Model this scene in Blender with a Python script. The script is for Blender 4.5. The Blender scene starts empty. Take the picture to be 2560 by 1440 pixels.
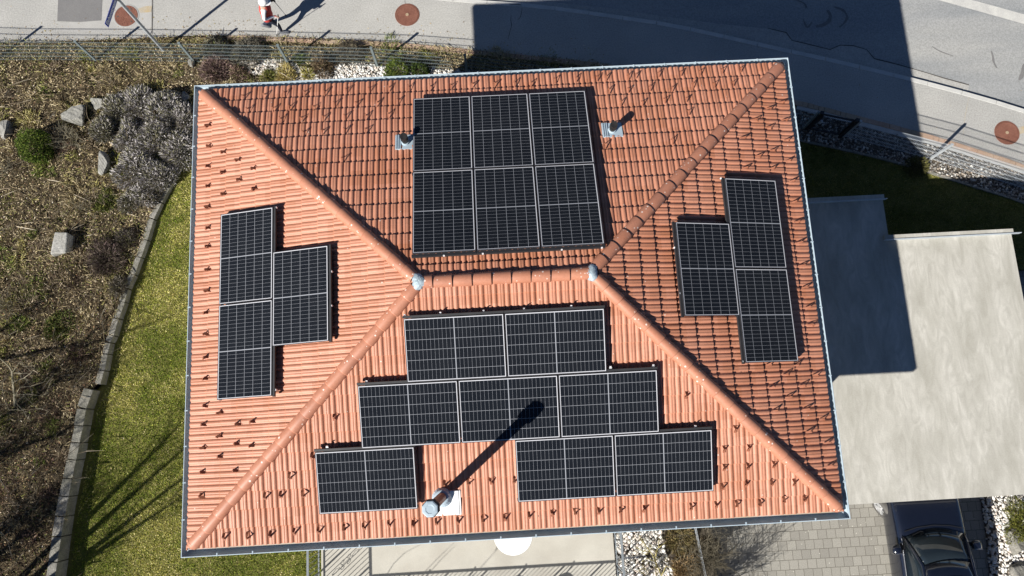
import bpy, bmesh, math, random
import numpy as np
from mathutils import Vector, Matrix
random.seed(7)
RNG = np.random.default_rng(11)
R = math.radians
SC = bpy.context.scene
COL = SC.collection

# ------------------------------------------------------------------ camera
E0 = 5.25                                    # height of the gutter rim over the street
F_PX = 1862.2166
CAM = Vector((-0.12471752, -2.7048709, 14.25124943 + E0))
ROT = (Matrix.Rotation(-0.05466825, 3, 'Z') @ Matrix.Rotation(-0.00769517, 3, 'Y') @ Matrix.Rotation(0.19149038, 3, 'X'))
cam = bpy.data.cameras.new('camera')
cam.sensor_fit = 'HORIZONTAL'; cam.sensor_width = 36.0; cam.lens = F_PX / 2560 * 36.0
cam.clip_start = 0.1; cam.clip_end = 2000
cam_o = bpy.data.objects.new('camera', cam); COL.objects.link(cam_o)
cam_o.matrix_world = Matrix.Translation(CAM) @ ROT.to_4x4()
SC.camera = cam_o

# ------------------------------------------------------------------ light
SUN_AZ, SUN_EL = R(40.0), R(35.0)            # direction the shadows run (from +x), elevation
SUN_DIR = Vector((math.cos(SUN_AZ) * math.cos(SUN_EL), math.sin(SUN_AZ) * math.cos(SUN_EL), -math.sin(SUN_EL)))
w = bpy.data.worlds.new('World'); SC.world = w; w.use_nodes = True
nt = w.node_tree; nt.nodes.clear()
sky = nt.nodes.new('ShaderNodeTexSky'); sky.sky_type = 'NISHITA'; sky.sun_disc = False
sky.sun_elevation = SUN_EL; sky.sun_rotation = R(230); sky.altitude = 4500; sky.air_density = 0.9; sky.dust_density = 0.0; sky.ozone_density = 4.0
bg = nt.nodes.new('ShaderNodeBackground'); bg.inputs['Strength'].default_value = 0.05
wo = nt.nodes.new('ShaderNodeOutputWorld')
nt.links.new(sky.outputs[0], bg.inputs[0]); nt.links.new(bg.outputs[0], wo.inputs[0])
sl = bpy.data.lights.new('sun', 'SUN'); sl.energy = 5.0; sl.angle = R(0.53); sl.color = (1.0, 0.965, 0.90)
so = bpy.data.objects.new('sun', sl); COL.objects.link(so); so.location = (-30, -25, 30)
so.rotation_euler = SUN_DIR.to_track_quat('-Z', 'Y').to_euler()
SC.view_settings.view_transform = 'Standard'; SC.view_settings.look = 'None'
SC.view_settings.exposure = 0.75; SC.view_settings.gamma = 1.0

# ------------------------------------------------------------------ helpers
def at(px, py, z=0.0):                       # a point of the photograph brought to height z in the world
    d = ROT @ Vector(((px - 1280) / F_PX, -(py - 720) / F_PX, -1.0))
    return CAM + d * ((z - CAM.z) / d.z)
def tag(o, label=None, cat=None, group=None, kind=None):
    if label: o['label'] = label
    if cat: o['category'] = cat
    if group: o['group'] = group
    if kind: o['kind'] = kind
    return o
def empty(name, loc=(0, 0, 0), rz=0.0, label=None, cat=None, group=None, parent=None):
    o = bpy.data.objects.new(name, None); COL.objects.link(o); o.location = loc; o.rotation_euler = (0, 0, rz)
    o.empty_display_size = 0.2
    if parent: o.parent = parent
    return tag(o, label, cat, group)
def link(name, me, m=None, parent=None):
    o = bpy.data.objects.new(name, me); COL.objects.link(o)
    if m is not None: me.materials.append(m)
    if parent: o.parent = parent
    return o
def copy_tree(o, parent=None):
    c = o.copy(); COL.objects.link(c)
    if parent: c.parent = parent
    for ch in list(o.children): copy_tree(ch, c)
    return c
class MB:
    def __init__(s): s.v = []; s.f = []; s.mi = []
    def add(s, vs, fs, mi=0):
        n = len(s.v); s.v += [tuple(p) for p in vs]; s.f += [tuple(i + n for i in f) for f in fs]; s.mi += [mi] * len(fs); return s
    def box(s, c, d, rz=0.0, mi=0, M=None):
        x, y, z = d[0] / 2, d[1] / 2, d[2] / 2
        vs = [Vector(p) for p in ((-x, -y, -z), (x, -y, -z), (x, y, -z), (-x, y, -z), (-x, -y, z), (x, -y, z), (x, y, z), (-x, y, z))]
        r = M if M is not None else Matrix.Rotation(rz, 3, 'Z')
        vs = [r @ p + Vector(c) for p in vs]
        return s.add(vs, [(3, 2, 1, 0), (4, 5, 6, 7), (0, 1, 5, 4), (1, 2, 6, 5), (2, 3, 7, 6), (3, 0, 4, 7)], mi)
    def bar(s, a, b, w, h=None, mi=0, up=(0, 0, 1)):      # square bar from a to b
        a, b = Vector(a), Vector(b); h = h or w; d = b - a; L = d.length; d.normalize()
        u = Vector(up)
        if abs(d.dot(u)) > 0.98: u = Vector((1, 0, 0))
        sd = d.cross(u).normalized(); u = sd.cross(d)
        M = Matrix((d, sd, u)).transposed()
        return s.box((a + b) / 2, (L, w, h), M=M, mi=mi)
    def tube(s, pts, rad, n=8, caps=True, mi=0):
        pts = [Vector(p) for p in pts]
        if not hasattr(rad, '__len__'): rad = [rad] * len(pts)
        base = len(s.v); rings = []
        t0 = (pts[1] - pts[0]).normalized(); ref = Vector((0, 0, 1)) if abs(t0.z) < 0.9 else Vector((1, 0, 0))
        u = t0.cross(ref).normalized()
        vs = []
        for i, p in enumerate(pts):
            t = (pts[min(i + 1, len(pts) - 1)] - pts[max(i - 1, 0)]).normalized()
            u = (u - t * u.dot(t)).normalized(); v = t.cross(u)
            for k in range(n):
                a = 2 * math.pi * k / n; vs.append(p + (u * math.cos(a) + v * math.sin(a)) * rad[i])
        fs = [(i * n + k, i * n + (k + 1) % n, (i + 1) * n + (k + 1) % n, (i + 1) * n + k) for i in range(len(pts) - 1) for k in range(n)]
        if caps: fs += [tuple(range(n - 1, -1, -1)), tuple((len(pts) - 1) * n + k for k in range(n))]
        return s.add(vs, fs, mi)
    def lathe(s, prof, c=(0, 0, 0), n=24, mi=0, ph=0.0):  # prof: (r, z) list
        vs = [(c[0] + r * math.cos(2 * math.pi * k / n + ph), c[1] + r * math.sin(2 * math.pi * k / n + ph), c[2] + z) for r, z in prof for k in range(n)]
        fs = [(i * n + k, i * n + (k + 1) % n, (i + 1) * n + (k + 1) % n, (i + 1) * n + k) for i in range(len(prof) - 1) for k in range(n)]
        fs += [tuple(range(n - 1, -1, -1)), tuple((len(prof) - 1) * n + k for k in range(n))]
        return s.add(vs, fs, mi)
    def loft(s, secs, mi=0, closed=True, caps=True):
        n = len(secs[0]); vs = [p for q in secs for p in q]
        fs = [(i * n + k, i * n + (k + 1) % n, (i + 1) * n + (k + 1) % n, (i + 1) * n + k) for i in range(len(secs) - 1) for k in range(n if closed else n - 1)]
        if caps: fs += [tuple(range(n - 1, -1, -1)), tuple((len(secs) - 1) * n + k for k in range(n))]
        return s.add(vs, fs, mi)
    def build(s, name, m, parent=None, smooth=False, bevel=0.0):
        me = bpy.data.meshes.new(name); me.from_pydata(s.v, [], s.f)
        ms = m if isinstance(m, (list, tuple)) else [m]
        o = link(name, me, None, parent)
        for q in ms: me.materials.append(q)
        me.polygons.foreach_set('material_index', s.mi)
        if smooth: me.polygons.foreach_set('use_smooth', [True] * len(me.polygons))
        me.update()
        if bevel:
            b = o.modifiers.new('bevel', 'BEVEL'); b.width = bevel; b.segments = 2; b.limit_method = 'ANGLE'
        return o
def np_mesh(name, V, Fc, m, parent=None, cols=None, smooth=False):     # uniform polygons, numpy arrays, colours per vertex
    me = bpy.data.meshes.new(name); k = Fc.shape[1]
    me.vertices.add(len(V)); me.vertices.foreach_set('co', V.astype(np.float32).ravel())
    me.loops.add(Fc.size); me.loops.foreach_set('vertex_index', Fc.astype(np.int32).ravel())
    me.polygons.add(len(Fc)); me.polygons.foreach_set('loop_start', np.arange(len(Fc), dtype=np.int32) * k)
    if smooth: me.polygons.foreach_set('use_smooth', np.ones(len(Fc), dtype=bool))
    me.update(calc_edges=True); me.validate()
    if cols is not None:
        a = me.color_attributes.new('Col', 'FLOAT_COLOR', 'POINT')
        a.data.foreach_set('color', np.concatenate([cols, np.ones((len(cols), 1))], 1).astype(np.float32).ravel())
    return link(name, me, m, parent)
def inside(P, poly):
    x, y = P[:, 0], P[:, 1]; r = np.zeros(len(P), bool); n = len(poly)
    for i in range(n):
        x0, y0 = poly[i][:2]; x1, y1 = poly[i - 1][:2]
        if y0 == y1: continue
        c = ((y0 > y) != (y1 > y)) & (x < (x1 - x0) * (y - y0) / (y1 - y0) + x0); r ^= c
    return r
def sample(poly, n, rng=RNG):
    P = np.array([(p[0], p[1]) for p in poly]); lo, hi = P.min(0), P.max(0); out = []; got = 0
    while got < n:
        q = lo + (hi - lo) * rng.random((n * 2, 2)); q = q[inside(q, P)]; out.append(q); got += len(q)
    return np.concatenate(out)[:n]
class VNoise:
    def __init__(s, seed, cell): s.g = np.random.default_rng(seed).random((64, 64)); s.c = cell
    def __call__(s, P):
        q = P[:, :2] / s.c + 1000.0; i = np.floor(q).astype(int); f = q - i; f = f * f * (3 - 2 * f)
        a = s.g[i[:, 0] % 64, i[:, 1] % 64]; b = s.g[(i[:, 0] + 1) % 64, i[:, 1] % 64]
        c = s.g[i[:, 0] % 64, (i[:, 1] + 1) % 64]; d = s.g[(i[:, 0] + 1) % 64, (i[:, 1] + 1) % 64]
        return (a * (1 - f[:, 0]) + b * f[:, 0]) * (1 - f[:, 1]) + (c * (1 - f[:, 0]) + d * f[:, 0]) * f[:, 1]
def pick(n, pal, wts, jit=0.15, rng=RNG):
    pal = np.array(pal); wts = np.array(wts, float)
    if wts.ndim == 1: idx = rng.choice(len(pal), n, p=wts / wts.sum())
    else:
        c = np.cumsum(wts / wts.sum(1, keepdims=True), 1); idx = (rng.random((n, 1)) > c).sum(1).clip(0, len(pal) - 1)
    return pal[idx] * (1 + jit * rng.standard_normal((n, 1))).clip(0.4, 1.7)
def unit(v): return v / np.maximum(np.linalg.norm(v, axis=1, keepdims=True), 1e-9)
def blades(P, D, Ln, Wd, cols, rng=RNG):     # one tapering triangle pair per blade
    n = len(P); D = unit(D); r = unit(np.cross(D, rng.standard_normal((n, 3)))); Ln = np.asarray(Ln).reshape(-1, 1); Wd = np.asarray(Wd).reshape(-1, 1)
    V = np.empty((n, 4, 3)); V[:, 0] = P - r * Wd / 2; V[:, 1] = P + r * Wd / 2
    mid = P + D * Ln * 0.55; V[:, 2] = mid + r * Wd * 0.42; V[:, 3] = P + D * Ln + np.array([0, 0, -0.12]) * Ln
    V[:, 0] = P - r * Wd / 2
    F = np.arange(n * 4).reshape(n, 4)
    return V.reshape(-1, 3), F, np.repeat(cols, 4, 0)
def flakes(P, size, cols, tilt=0.5, rng=RNG):  # leaf-like diamonds lying about
    n = len(P); N = np.stack([rng.standard_normal(n) * tilt, rng.standard_normal(n) * tilt, np.ones(n)], 1); N = unit(N)
    a = unit(np.cross(N, rng.standard_normal((n, 3)))); b = np.cross(N, a); size = np.asarray(size).reshape(-1, 1); asp = (0.35 + 0.4 * rng.random((n, 1)))
    V = np.empty((n, 4, 3)); V[:, 0] = P - a * size; V[:, 1] = P - b * size * asp + N * size * 0.25; V[:, 2] = P + a * size; V[:, 3] = P + b * size * asp + N * size * 0.2
    return V.reshape(-1, 3), np.arange(n * 4).reshape(n, 4), np.repeat(cols, 4, 0)
def join(parts):
    V = []; F = []; C = []; n = 0
    for v, f, c in parts: V.append(v); F.append(f + n); C.append(c); n += len(v)
    return np.concatenate(V), np.concatenate(F), np.concatenate(C)
_t = (1 + 5 ** 0.5) / 2
ICO_V = unit(np.array([(-1, _t, 0), (1, _t, 0), (-1, -_t, 0), (1, -_t, 0), (0, -1, _t), (0, 1, _t), (0, -1, -_t), (0, 1, -_t), (_t, 0, -1), (_t, 0, 1), (-_t, 0, -1), (-_t, 0, 1)], float))
ICO_F = np.array([(0, 11, 5), (0, 5, 1), (0, 1, 7), (0, 7, 10), (0, 10, 11), (1, 5, 9), (5, 11, 4), (11, 10, 2), (10, 7, 6), (7, 1, 8), (3, 9, 4), (3, 4, 2), (3, 2, 6), (3, 6, 8), (3, 8, 9), (4, 9, 5), (2, 4, 11), (6, 2, 10), (8, 6, 7), (9, 8, 1)])
def stones(P, rad, cols, rng=RNG):
    n = len(P); rad = np.asarray(rad).reshape(-1, 1, 1)
    sc = np.stack([0.75 + 0.6 * rng.random(n), 0.6 + 0.4 * rng.random(n), 0.5 + 0.3 * rng.random(n)], 1)[:, None, :]
    V = ICO_V[None] * (1 + 0.22 * rng.standard_normal((n, 12, 1))) * sc * rad
    a = rng.random(n) * 6.283; ca, sa = np.cos(a)[:, None], np.sin(a)[:, None]; t = 0.5 * rng.standard_normal(n); ct, st = np.cos(t)[:, None], np.sin(t)[:, None]
    X, Y, Z = V[..., 0], V[..., 1], V[..., 2]; Y, Z = Y * ct - Z * st, Y * st + Z * ct; X, Y = X * ca - Y * sa, X * sa + Y * ca
    V = np.stack([X, Y, Z], 2) + P[:, None, :]
    F = (ICO_F[None] + 12 * np.arange(n)[:, None, None]).reshape(-1, 3)
    return V.reshape(-1, 3), F, np.repeat(cols, 12, 0)

# ------------------------------------------------------------------ materials
def mat(name, c1, c2=None, scale=4.0, rough=0.8, spec=0.3, metal=0.0, detail=6.0, bump=0.0, bscale=None, c3=None, scale2=0.5, amt2=0.5, specks=None, fine=None, stretch=None, coat=0.0, dist=0.0):
    m = bpy.data.materials.new(name); m.use_nodes = True; t = m.node_tree; N = t.nodes; L = t.links; b = N['Principled BSDF']
    b.inputs['Roughness'].default_value = rough; b.inputs['Metallic'].default_value = metal
    b.inputs['Specular IOR Level'].default_value = spec; b.inputs['Coat Weight'].default_value = coat
    tc = N.new('ShaderNodeTexCoord'); vec = tc.outputs['Object']
    if stretch:
        mp = N.new('ShaderNodeMapping'); mp.inputs['Scale'].default_value = stretch[:3]; mp.inputs['Rotation'].default_value = (0, 0, stretch[3] if len(stretch) > 3 else 0)
        L.new(vec, mp.inputs[0]); vec2 = mp.outputs[0]
    else: vec2 = vec
    def noise(sc, d=6.0, v=None, ds=0.0):
        n = N.new('ShaderNodeTexNoise'); n.inputs['Scale'].default_value = sc; n.inputs['Detail'].default_value = d; n.inputs['Distortion'].default_value = ds; L.new(v or vec, n.inputs['Vector']); return n.outputs['Fac']
    def mix(f, a, c, mode='MIX'):
        x = N.new('ShaderNodeMix'); x.data_type = 'RGBA'; x.blend_type = mode
        for s, q in ((x.inputs['Factor'], f), (x.inputs['A'], a), (x.inputs['B'], c)):
            if isinstance(q, (int, float)): s.default_value = q
            elif isinstance(q, tuple): s.default_value = (*q, 1)
            else: L.new(q, s)
        return x.outputs['Result']
    def ramp(f, lo, hi):
        x = N.new('ShaderNodeMapRange'); x.inputs['From Min'].default_value = lo; x.inputs['From Max'].default_value = hi; L.new(f, x.inputs['Value']); return x.outputs[0]
    col = c1
    if c2: col = mix(ramp(noise(scale, detail, vec2, dist), 0.3, 0.7), c1, c2)
    if c3: col = mix(ramp(noise(scale2, 3, vec2), 0.45, 0.7), col, c3) if amt2 >= 1 else mix(_mul(N, L, ramp(noise(scale2, 3, vec2), 0.4, 0.7), amt2), col, c3)
    if fine:                                  # fine grain: (scale, dark, light)
        g = ramp(noise(fine[0], 2), 0.3, 0.7); x = N.new('ShaderNodeMapRange'); x.inputs['To Min'].default_value = fine[1]; x.inputs['To Max'].default_value = fine[2]; L.new(g, x.inputs['Value'])
        cc = N.new('ShaderNodeCombineColor'); [L.new(x.outputs[0], cc.inputs[i]) for i in range(3)]
        col = mix(1.0, col, cc.outputs[0], 'MULTIPLY')
    if specks:                                # list of (scale, radius, colour, share)
        for sc, rd, cs, share in specks:
            vo = N.new('ShaderNodeTexVoronoi'); vo.inputs['Scale'].default_value = sc; L.new(vec, vo.inputs['Vector'])
            lt = N.new('ShaderNodeMath'); lt.operation = 'LESS_THAN'; lt.inputs[1].default_value = rd; L.new(vo.outputs['Distance'], lt.inputs[0])
            sp = N.new('ShaderNodeSeparateColor'); L.new(vo.outputs['Color'], sp.inputs[0])
            l2 = N.new('ShaderNodeMath'); l2.operation = 'LESS_THAN'; l2.inputs[1].default_value = share; L.new(sp.outputs[0], l2.inputs[0])
            mm = N.new('ShaderNodeMath'); mm.operation = 'MULTIPLY'; L.new(lt.outputs[0], mm.inputs[0]); L.new(l2.outputs[0], mm.inputs[1])
            col = mix(mm.outputs[0], col, cs)
    if isinstance(col, tuple): b.inputs['Base Color'].default_value = (*col, 1)
    else: L.new(col, b.inputs['Base Color'])
    if bump:
        bn = N.new('ShaderNodeBump'); bn.inputs['Strength'].default_value = bump; bn.inputs['Distance'].default_value = 0.02
        L.new(noise(bscale or scale * 4, 4), bn.inputs['Height']); L.new(bn.outputs[0], b.inputs['Normal'])
    return m
def _mul(N, L, f, k):
    x = N.new('ShaderNodeMath'); x.operation = 'MULTIPLY'; x.inputs[1].default_value = k; L.new(f, x.inputs[0]); return x.outputs[0]
def vcol_mat(name, rough=0.85, spec=0.15, trans=0.0):
    m = bpy.data.materials.new(name); m.use_nodes = True; N = m.node_tree.nodes; b = N['Principled BSDF']; b.inputs['Roughness'].default_value = rough; b.inputs['Specular IOR Level'].default_value = spec
    a = N.new('ShaderNodeAttribute'); a.attribute_name = 'Col'; m.node_tree.links.new(a.outputs['Color'], b.inputs['Base Color'])
    return m
M = {}
M['plant'] = vcol_mat('plant'); M['stone_bits'] = vcol_mat('stone_bits', 0.8, 0.25)
M['walk'] = mat('walk_asphalt', (.37, .36, .335), (.41, .40, .375), 1.3, 0.95, 0.15, fine=(26, .83, 1.15), c3=(.31, .305, .29), scale2=.5, amt2=.6, bump=.25, bscale=90, specks=[(9, .05, (.2, .19, .18), .25), (7, .05, (.55, .53, .48), .2)])
M['road'] = mat('road_asphalt', (.225, .235, .24), (.30, .302, .298), .9, 0.9, 0.2, fine=(26, .84, 1.16), stretch=(.25, 1.6, 1, R(19)), c3=(.37, .362, .34), scale2=.55, amt2=.7, bump=.25, bscale=100, specks=[(6, .04, (.12, .12, .12), .2)])
M['dark_patch'] = mat('asphalt_patch', (.17, .165, .165), (.20, .195, .19), 2, 0.95, 0.15, fine=(60, .82, 1.15), bump=.25, bscale=90)
M['light_patch'] = mat('asphalt_pale_patch', (.36, .35, .33), (.42, .41, .39), 2, 0.95, 0.15, fine=(60, .85, 1.12), bump=.2, bscale=90)
M['joint'] = mat('tar_joint', (.06, .055, .05), (.12, .11, .10), 6, 0.9, 0.2)
M['stain'] = mat('rust_stain', (.42, .33, .20), (.40, .37, .32), 5, 0.95, 0.1, fine=(55, .86, 1.1))
M['kerb'] = mat('kerb_granite', (.46, .455, .43), (.54, .53, .50), 3, 0.85, 0.25, fine=(70, .85, 1.1))
M['paint'] = mat('road_paint', (.55, .54, .50), (.44, .43, .41), 5, 0.8, 0.25, fine=(50, .85, 1.1))
M['brick'] = mat('edging_brick', (.40, .25, .18), (.47, .36, .28), 1.8, 0.9, 0.15, fine=(40, .8, 1.15), c3=(.34, .28, .19), scale2=1.0, amt2=.7)
M['soil'] = mat('garden_soil', (.045, .034, .022), (.11, .085, .05), 5, 0.95, 0.1, fine=(40, .6, 1.3), bump=.7, bscale=30)
M['bed_soil'] = mat('gravel_bed_soil', (.06, .05, .04), (.16, .135, .105), 6, 0.95, 0.1, fine=(40, .6, 1.3), bump=.5, bscale=30)
M['turf'] = mat('turf_base', (.09, .10, .022), (.18, .165, .055), 3, 0.95, 0.1, fine=(45, .65, 1.25), bump=.5, bscale=40)
M['earth'] = mat('earth', (.12, .11, .07), (.17, .15, .1), .5, 0.95, 0.1)
M['concrete'] = mat('roof_concrete', (.39, .373, .33), (.525, .505, .452), 3.0, 0.9, 0.15, stretch=(1.5, .5, 1, R(-28)), dist=2.2, detail=9, fine=(34, .95, 1.05), c3=(.33, .315, .27), scale2=1.4, amt2=.8, bump=.15, bscale=40)
M['terrace'] = mat('terrace_concrete', (.40, .38, .335), (.455, .435, .385), 2.2, 0.85, 0.2, fine=(40, .95, 1.05), c3=(.36, .335, .29), scale2=1.2, amt2=.6)
M['zinc'] = mat('zinc', (.34, .42, .48), (.40, .48, .535), 5, 0.7, 0.25, metal=0.0)
M['zinc_in'] = mat('zinc_weathered', (.40, .44, .47), (.48, .52, .545), 4, 0.6, 0.35, metal=0.3, fine=(30, .9, 1.05))
M['lead'] = mat('lead_cap', (.27, .345, .39), (.50, .575, .615), 9, 0.55, 0.4, metal=0.3, detail=8, bump=.6, bscale=14, dist=1.0)
M['alu'] = mat('bright_aluminium', (.74, .74, .75), (.80, .80, .80), 6, 0.45, 0.5, metal=0.25)
M['black_rail'] = mat('black_rail', (.018, .018, .02), (.03, .03, .032), 5, 0.5, 0.4)
M['anthracite'] = mat('anthracite_coating', (.13, .16, .165), (.16, .19, .195), 8, 0.5, 0.4)
M['rail_grey'] = mat('railing_grey', (.17, .19, .205), (.21, .23, .245), 5, 0.5, 0.4)
M['galv'] = mat('galvanised', (.44, .47, .50), (.54, .57, .59), 5, 0.5, 0.4, metal=0.4)
M['plaster'] = mat('plaster', (.62, .60, .55), (.67, .65, .60), 3, 0.9, 0.15, bump=.1, bscale=60)
M['rust'] = mat('rusted_iron', (.175, .072, .05), (.225, .10, .07), 6, 0.85, 0.25, fine=(60, .75, 1.15), bump=.4, bscale=50)
M['brass'] = mat('brass_stud', (.50, .38, .24), (.56, .44, .3), 5, 0.5, 0.4, metal=.4)
M['block'] = mat('wall_block', (.17, .163, .142), (.275, .263, .235), 6, 0.9, 0.2, fine=(30, .72, 1.2), bump=.7, bscale=25, c3=(.13, .125, .09), scale2=1.6, amt2=.6)
M['rock'] = mat('field_rock', (.20, .195, .172), (.34, .33, .30), 5, 0.9, 0.2, fine=(35, .75, 1.15), bump=.6, bscale=20)
M['paver'] = None
M['vent'] = mat('vent_black', (.014, .013, .013), (.028, .026, .025), 8, 0.45, 0.4)
M['rust_pipe'] = mat('brown_pipe', (.15, .085, .06), (.20, .115, .085), 5, 0.5, 0.4)
M['bark'] = mat('bark', (.19, .165, .12), (.27, .245, .17), 14, 0.9, 0.15)
M['bark_dark'] = mat('bark_dark', (.10, .085, .06), (.16, .14, .10), 14, 0.9, 0.15)
M['white'] = mat('white_lacquer', (.80, .80, .80), (.78, .78, .78), 3, 0.5, 0.4)
M['stool'] = mat('stool_dark', (.035, .037, .042), (.05, .052, .056), 5, 0.7, 0.3)
M['flash_white'] = mat('flashing_white', (.70, .70, .69), (.76, .76, .74), 5, 0.6, 0.3)
M['trim'] = mat('eave_trim', (.42, .36, .34), (.40, .38, .30), 3, 0.8, 0.2, c3=(.24, .20, .11), scale2=1.2, amt2=.7)
def tile_mat(name='roof_tile'):
    m = bpy.data.materials.new(name); m.use_nodes = True; t = m.node_tree; N = t.nodes; L = t.links; b = N['Principled BSDF']
    b.inputs['Roughness'].default_value = 0.52; b.inputs['Specular IOR Level'].default_value = 0.4
    tc = N.new('ShaderNodeTexCoord'); sx = N.new('ShaderNodeSeparateXYZ'); L.new(tc.outputs['Object'], sx.inputs[0])
    def math_(op, a, v):
        n = N.new('ShaderNodeMath'); n.operation = op
        for i, q in enumerate((a, v)):
            if isinstance(q, (int, float)): n.inputs[i].default_value = q
            else: L.new(q, n.inputs[i])
        return n.outputs[0]
    fu = math_('FLOOR', math_('DIVIDE', sx.outputs[0], TILE_W), 0); fv = math_('FLOOR', math_('DIVIDE', sx.outputs[1], TILE_L), 0)
    cv = N.new('ShaderNodeCombineXYZ'); L.new(fu, cv.inputs[0]); L.new(fv, cv.inputs[1])
    wn = N.new('ShaderNodeTexWhiteNoise'); wn.noise_dimensions = '2D'; L.new(cv.outputs[0], wn.inputs['Vector'])
    r = N.new('ShaderNodeValToRGB'); L.new(wn.outputs['Value'], r.inputs[0])
    e = r.color_ramp.elements; e[0].position = 0; e[0].color = (.398, .159, .087, 1); e[1].position = 1; e[1].color = (.485, .211, .130, 1)
    k = e.new(.5); k.color = (.435, .184, .111, 1)
    def noise(sc, d=5):
        n = N.new('ShaderNodeTexNoise'); n.inputs['Scale'].default_value = sc; n.inputs['Detail'].default_value = d; L.new(tc.outputs['Object'], n.inputs['Vector']); return n.outputs['Fac']
    def mix(f, a, c, mode='MIX'):
        x = N.new('ShaderNodeMix'); x.data_type = 'RGBA'; x.blend_type = mode
        for s, q in ((x.inputs['Factor'], f), (x.inputs['A'], a), (x.inputs['B'], c)):
            if isinstance(q, (int, float)): s.default_value = q
            elif isinstance(q, tuple): s.default_value = (*q, 1)
            else: L.new(q, s)
        return x.outputs['Result']
    def rng(f, lo, hi, a, c):
        x = N.new('ShaderNodeMapRange'); L.new(f, x.inputs['Value'])
        for i, q in zip(('From Min', 'From Max', 'To Min', 'To Max'), (lo, hi, a, c)): x.inputs[i].default_value = q
        return x.outputs[0]
    col = mix(rng(noise(1.1), .42, .7, 0, .45), r.outputs[0], (.51, .25, .168))
    col = mix(rng(noise(22, 3), .55, .8, 0, .5), col, (.27, .125, .08))
    for sc, rd, share, cs in ((5.5, .075, .16, (.62, .48, .40)), (11, .09, .05, (.66, .56, .48)), (4, .055, .07, (.10, .055, .04))):
        vo = N.new('ShaderNodeTexVoronoi'); vo.inputs['Scale'].default_value = sc; L.new(tc.outputs['Object'], vo.inputs['Vector'])
        sp = N.new('ShaderNodeSeparateColor'); L.new(vo.outputs['Color'], sp.inputs[0])
        col = mix(math_('MULTIPLY', math_('LESS_THAN', vo.outputs['Distance'], rd), math_('LESS_THAN', sp.outputs[0], share)), col, cs)
    L.new(col, b.inputs['Base Color'])
    bn = N.new('ShaderNodeBump'); bn.inputs['Strength'].default_value = .25; bn.inputs['Distance'].default_value = .01; L.new(noise(60, 3), bn.inputs['Height']); L.new(bn.outputs[0], b.inputs['Normal'])
    return m
TILE_W, TILE_L = 0.2305, 0.334
M['tile'] = tile_mat()
M['cap'] = mat('ridge_cap_clay', (.42, .170, .098), (.475, .205, .125), 3, 0.52, 0.5, fine=(30, .92, 1.06), c3=(.34, .15, .10), scale2=2, amt2=.5, specks=[(9, .15, (.74, .60, .52), .35), (5, .10, (.76, .64, .56), .45), (15, .2, (.62, .46, .38), .25)])
M['guard'] = mat('snow_guard_clay', (.23, .085, .045), (.28, .105, .06), 8, 0.6, 0.3)
def paver_mat():
    m = bpy.data.materials.new('driveway_pavers'); m.use_nodes = True; N = m.node_tree.nodes; L = m.node_tree.links; b = N['Principled BSDF']; b.inputs['Roughness'].default_value = .9; b.inputs['Specular IOR Level'].default_value = .15
    tc = N.new('ShaderNodeTexCoord'); br = N.new('ShaderNodeTexBrick'); L.new(tc.outputs['Object'], br.inputs['Vector'])
    br.offset = .5; br.inputs['Scale'].default_value = 1.0; br.inputs['Brick Width'].default_value = .232; br.inputs['Row Height'].default_value = .232; br.inputs['Mortar Size'].default_value = .0065; br.inputs['Mortar Smooth'].default_value = .2; br.inputs['Bias'].default_value = 0
    br.inputs['Color1'].default_value = (.25, .237, .21, 1); br.inputs['Color2'].default_value = (.315, .30, .265, 1); br.inputs['Mortar'].default_value = (.12, .11, .09, 1)
    n = N.new('ShaderNodeTexNoise'); n.inputs['Scale'].default_value = 40; L.new(tc.outputs['Object'], n.inputs['Vector'])
    mr = N.new('ShaderNodeMapRange'); mr.inputs['From Min'].default_value = .3; mr.inputs['From Max'].default_value = .7; mr.inputs['To Min'].default_value = .85; mr.inputs['To Max'].default_value = 1.1; L.new(n.outputs['Fac'], mr.inputs['Value'])
    cc = N.new('ShaderNodeCombineColor'); [L.new(mr.outputs[0], cc.inputs[i]) for i in range(3)]
    x = N.new('ShaderNodeMix'); x.data_type = 'RGBA'; x.blend_type = 'MULTIPLY'; x.inputs['Factor'].default_value = 1; L.new(br.outputs['Color'], x.inputs['A']); L.new(cc.outputs[0], x.inputs['B'])
    vo = N.new('ShaderNodeTexVoronoi'); vo.inputs['Scale'].default_value = 14; L.new(tc.outputs['Object'], vo.inputs['Vector'])
    sp = N.new('ShaderNodeSeparateColor'); L.new(vo.outputs['Color'], sp.inputs[0])
    a1 = N.new('ShaderNodeMath'); a1.operation = 'LESS_THAN'; a1.inputs[1].default_value = .16; L.new(vo.outputs['Distance'], a1.inputs[0])
    a2 = N.new('ShaderNodeMath'); a2.operation = 'LESS_THAN'; a2.inputs[1].default_value = .09; L.new(sp.outputs[0], a2.inputs[0])
    a3 = N.new('ShaderNodeMath'); a3.operation = 'MULTIPLY'; L.new(a1.outputs[0], a3.inputs[0]); L.new(a2.outputs[0], a3.inputs[1])
    y = N.new('ShaderNodeMix'); y.data_type = 'RGBA'; L.new(a3.outputs[0], y.inputs['Factor']); L.new(x.outputs['Result'], y.inputs['A']); y.inputs['B'].default_value = (.6, .58, .5, 1)
    L.new(y.outputs['Result'], b.inputs['Base Color']); return m
M['paver'] = paver_mat()
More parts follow.
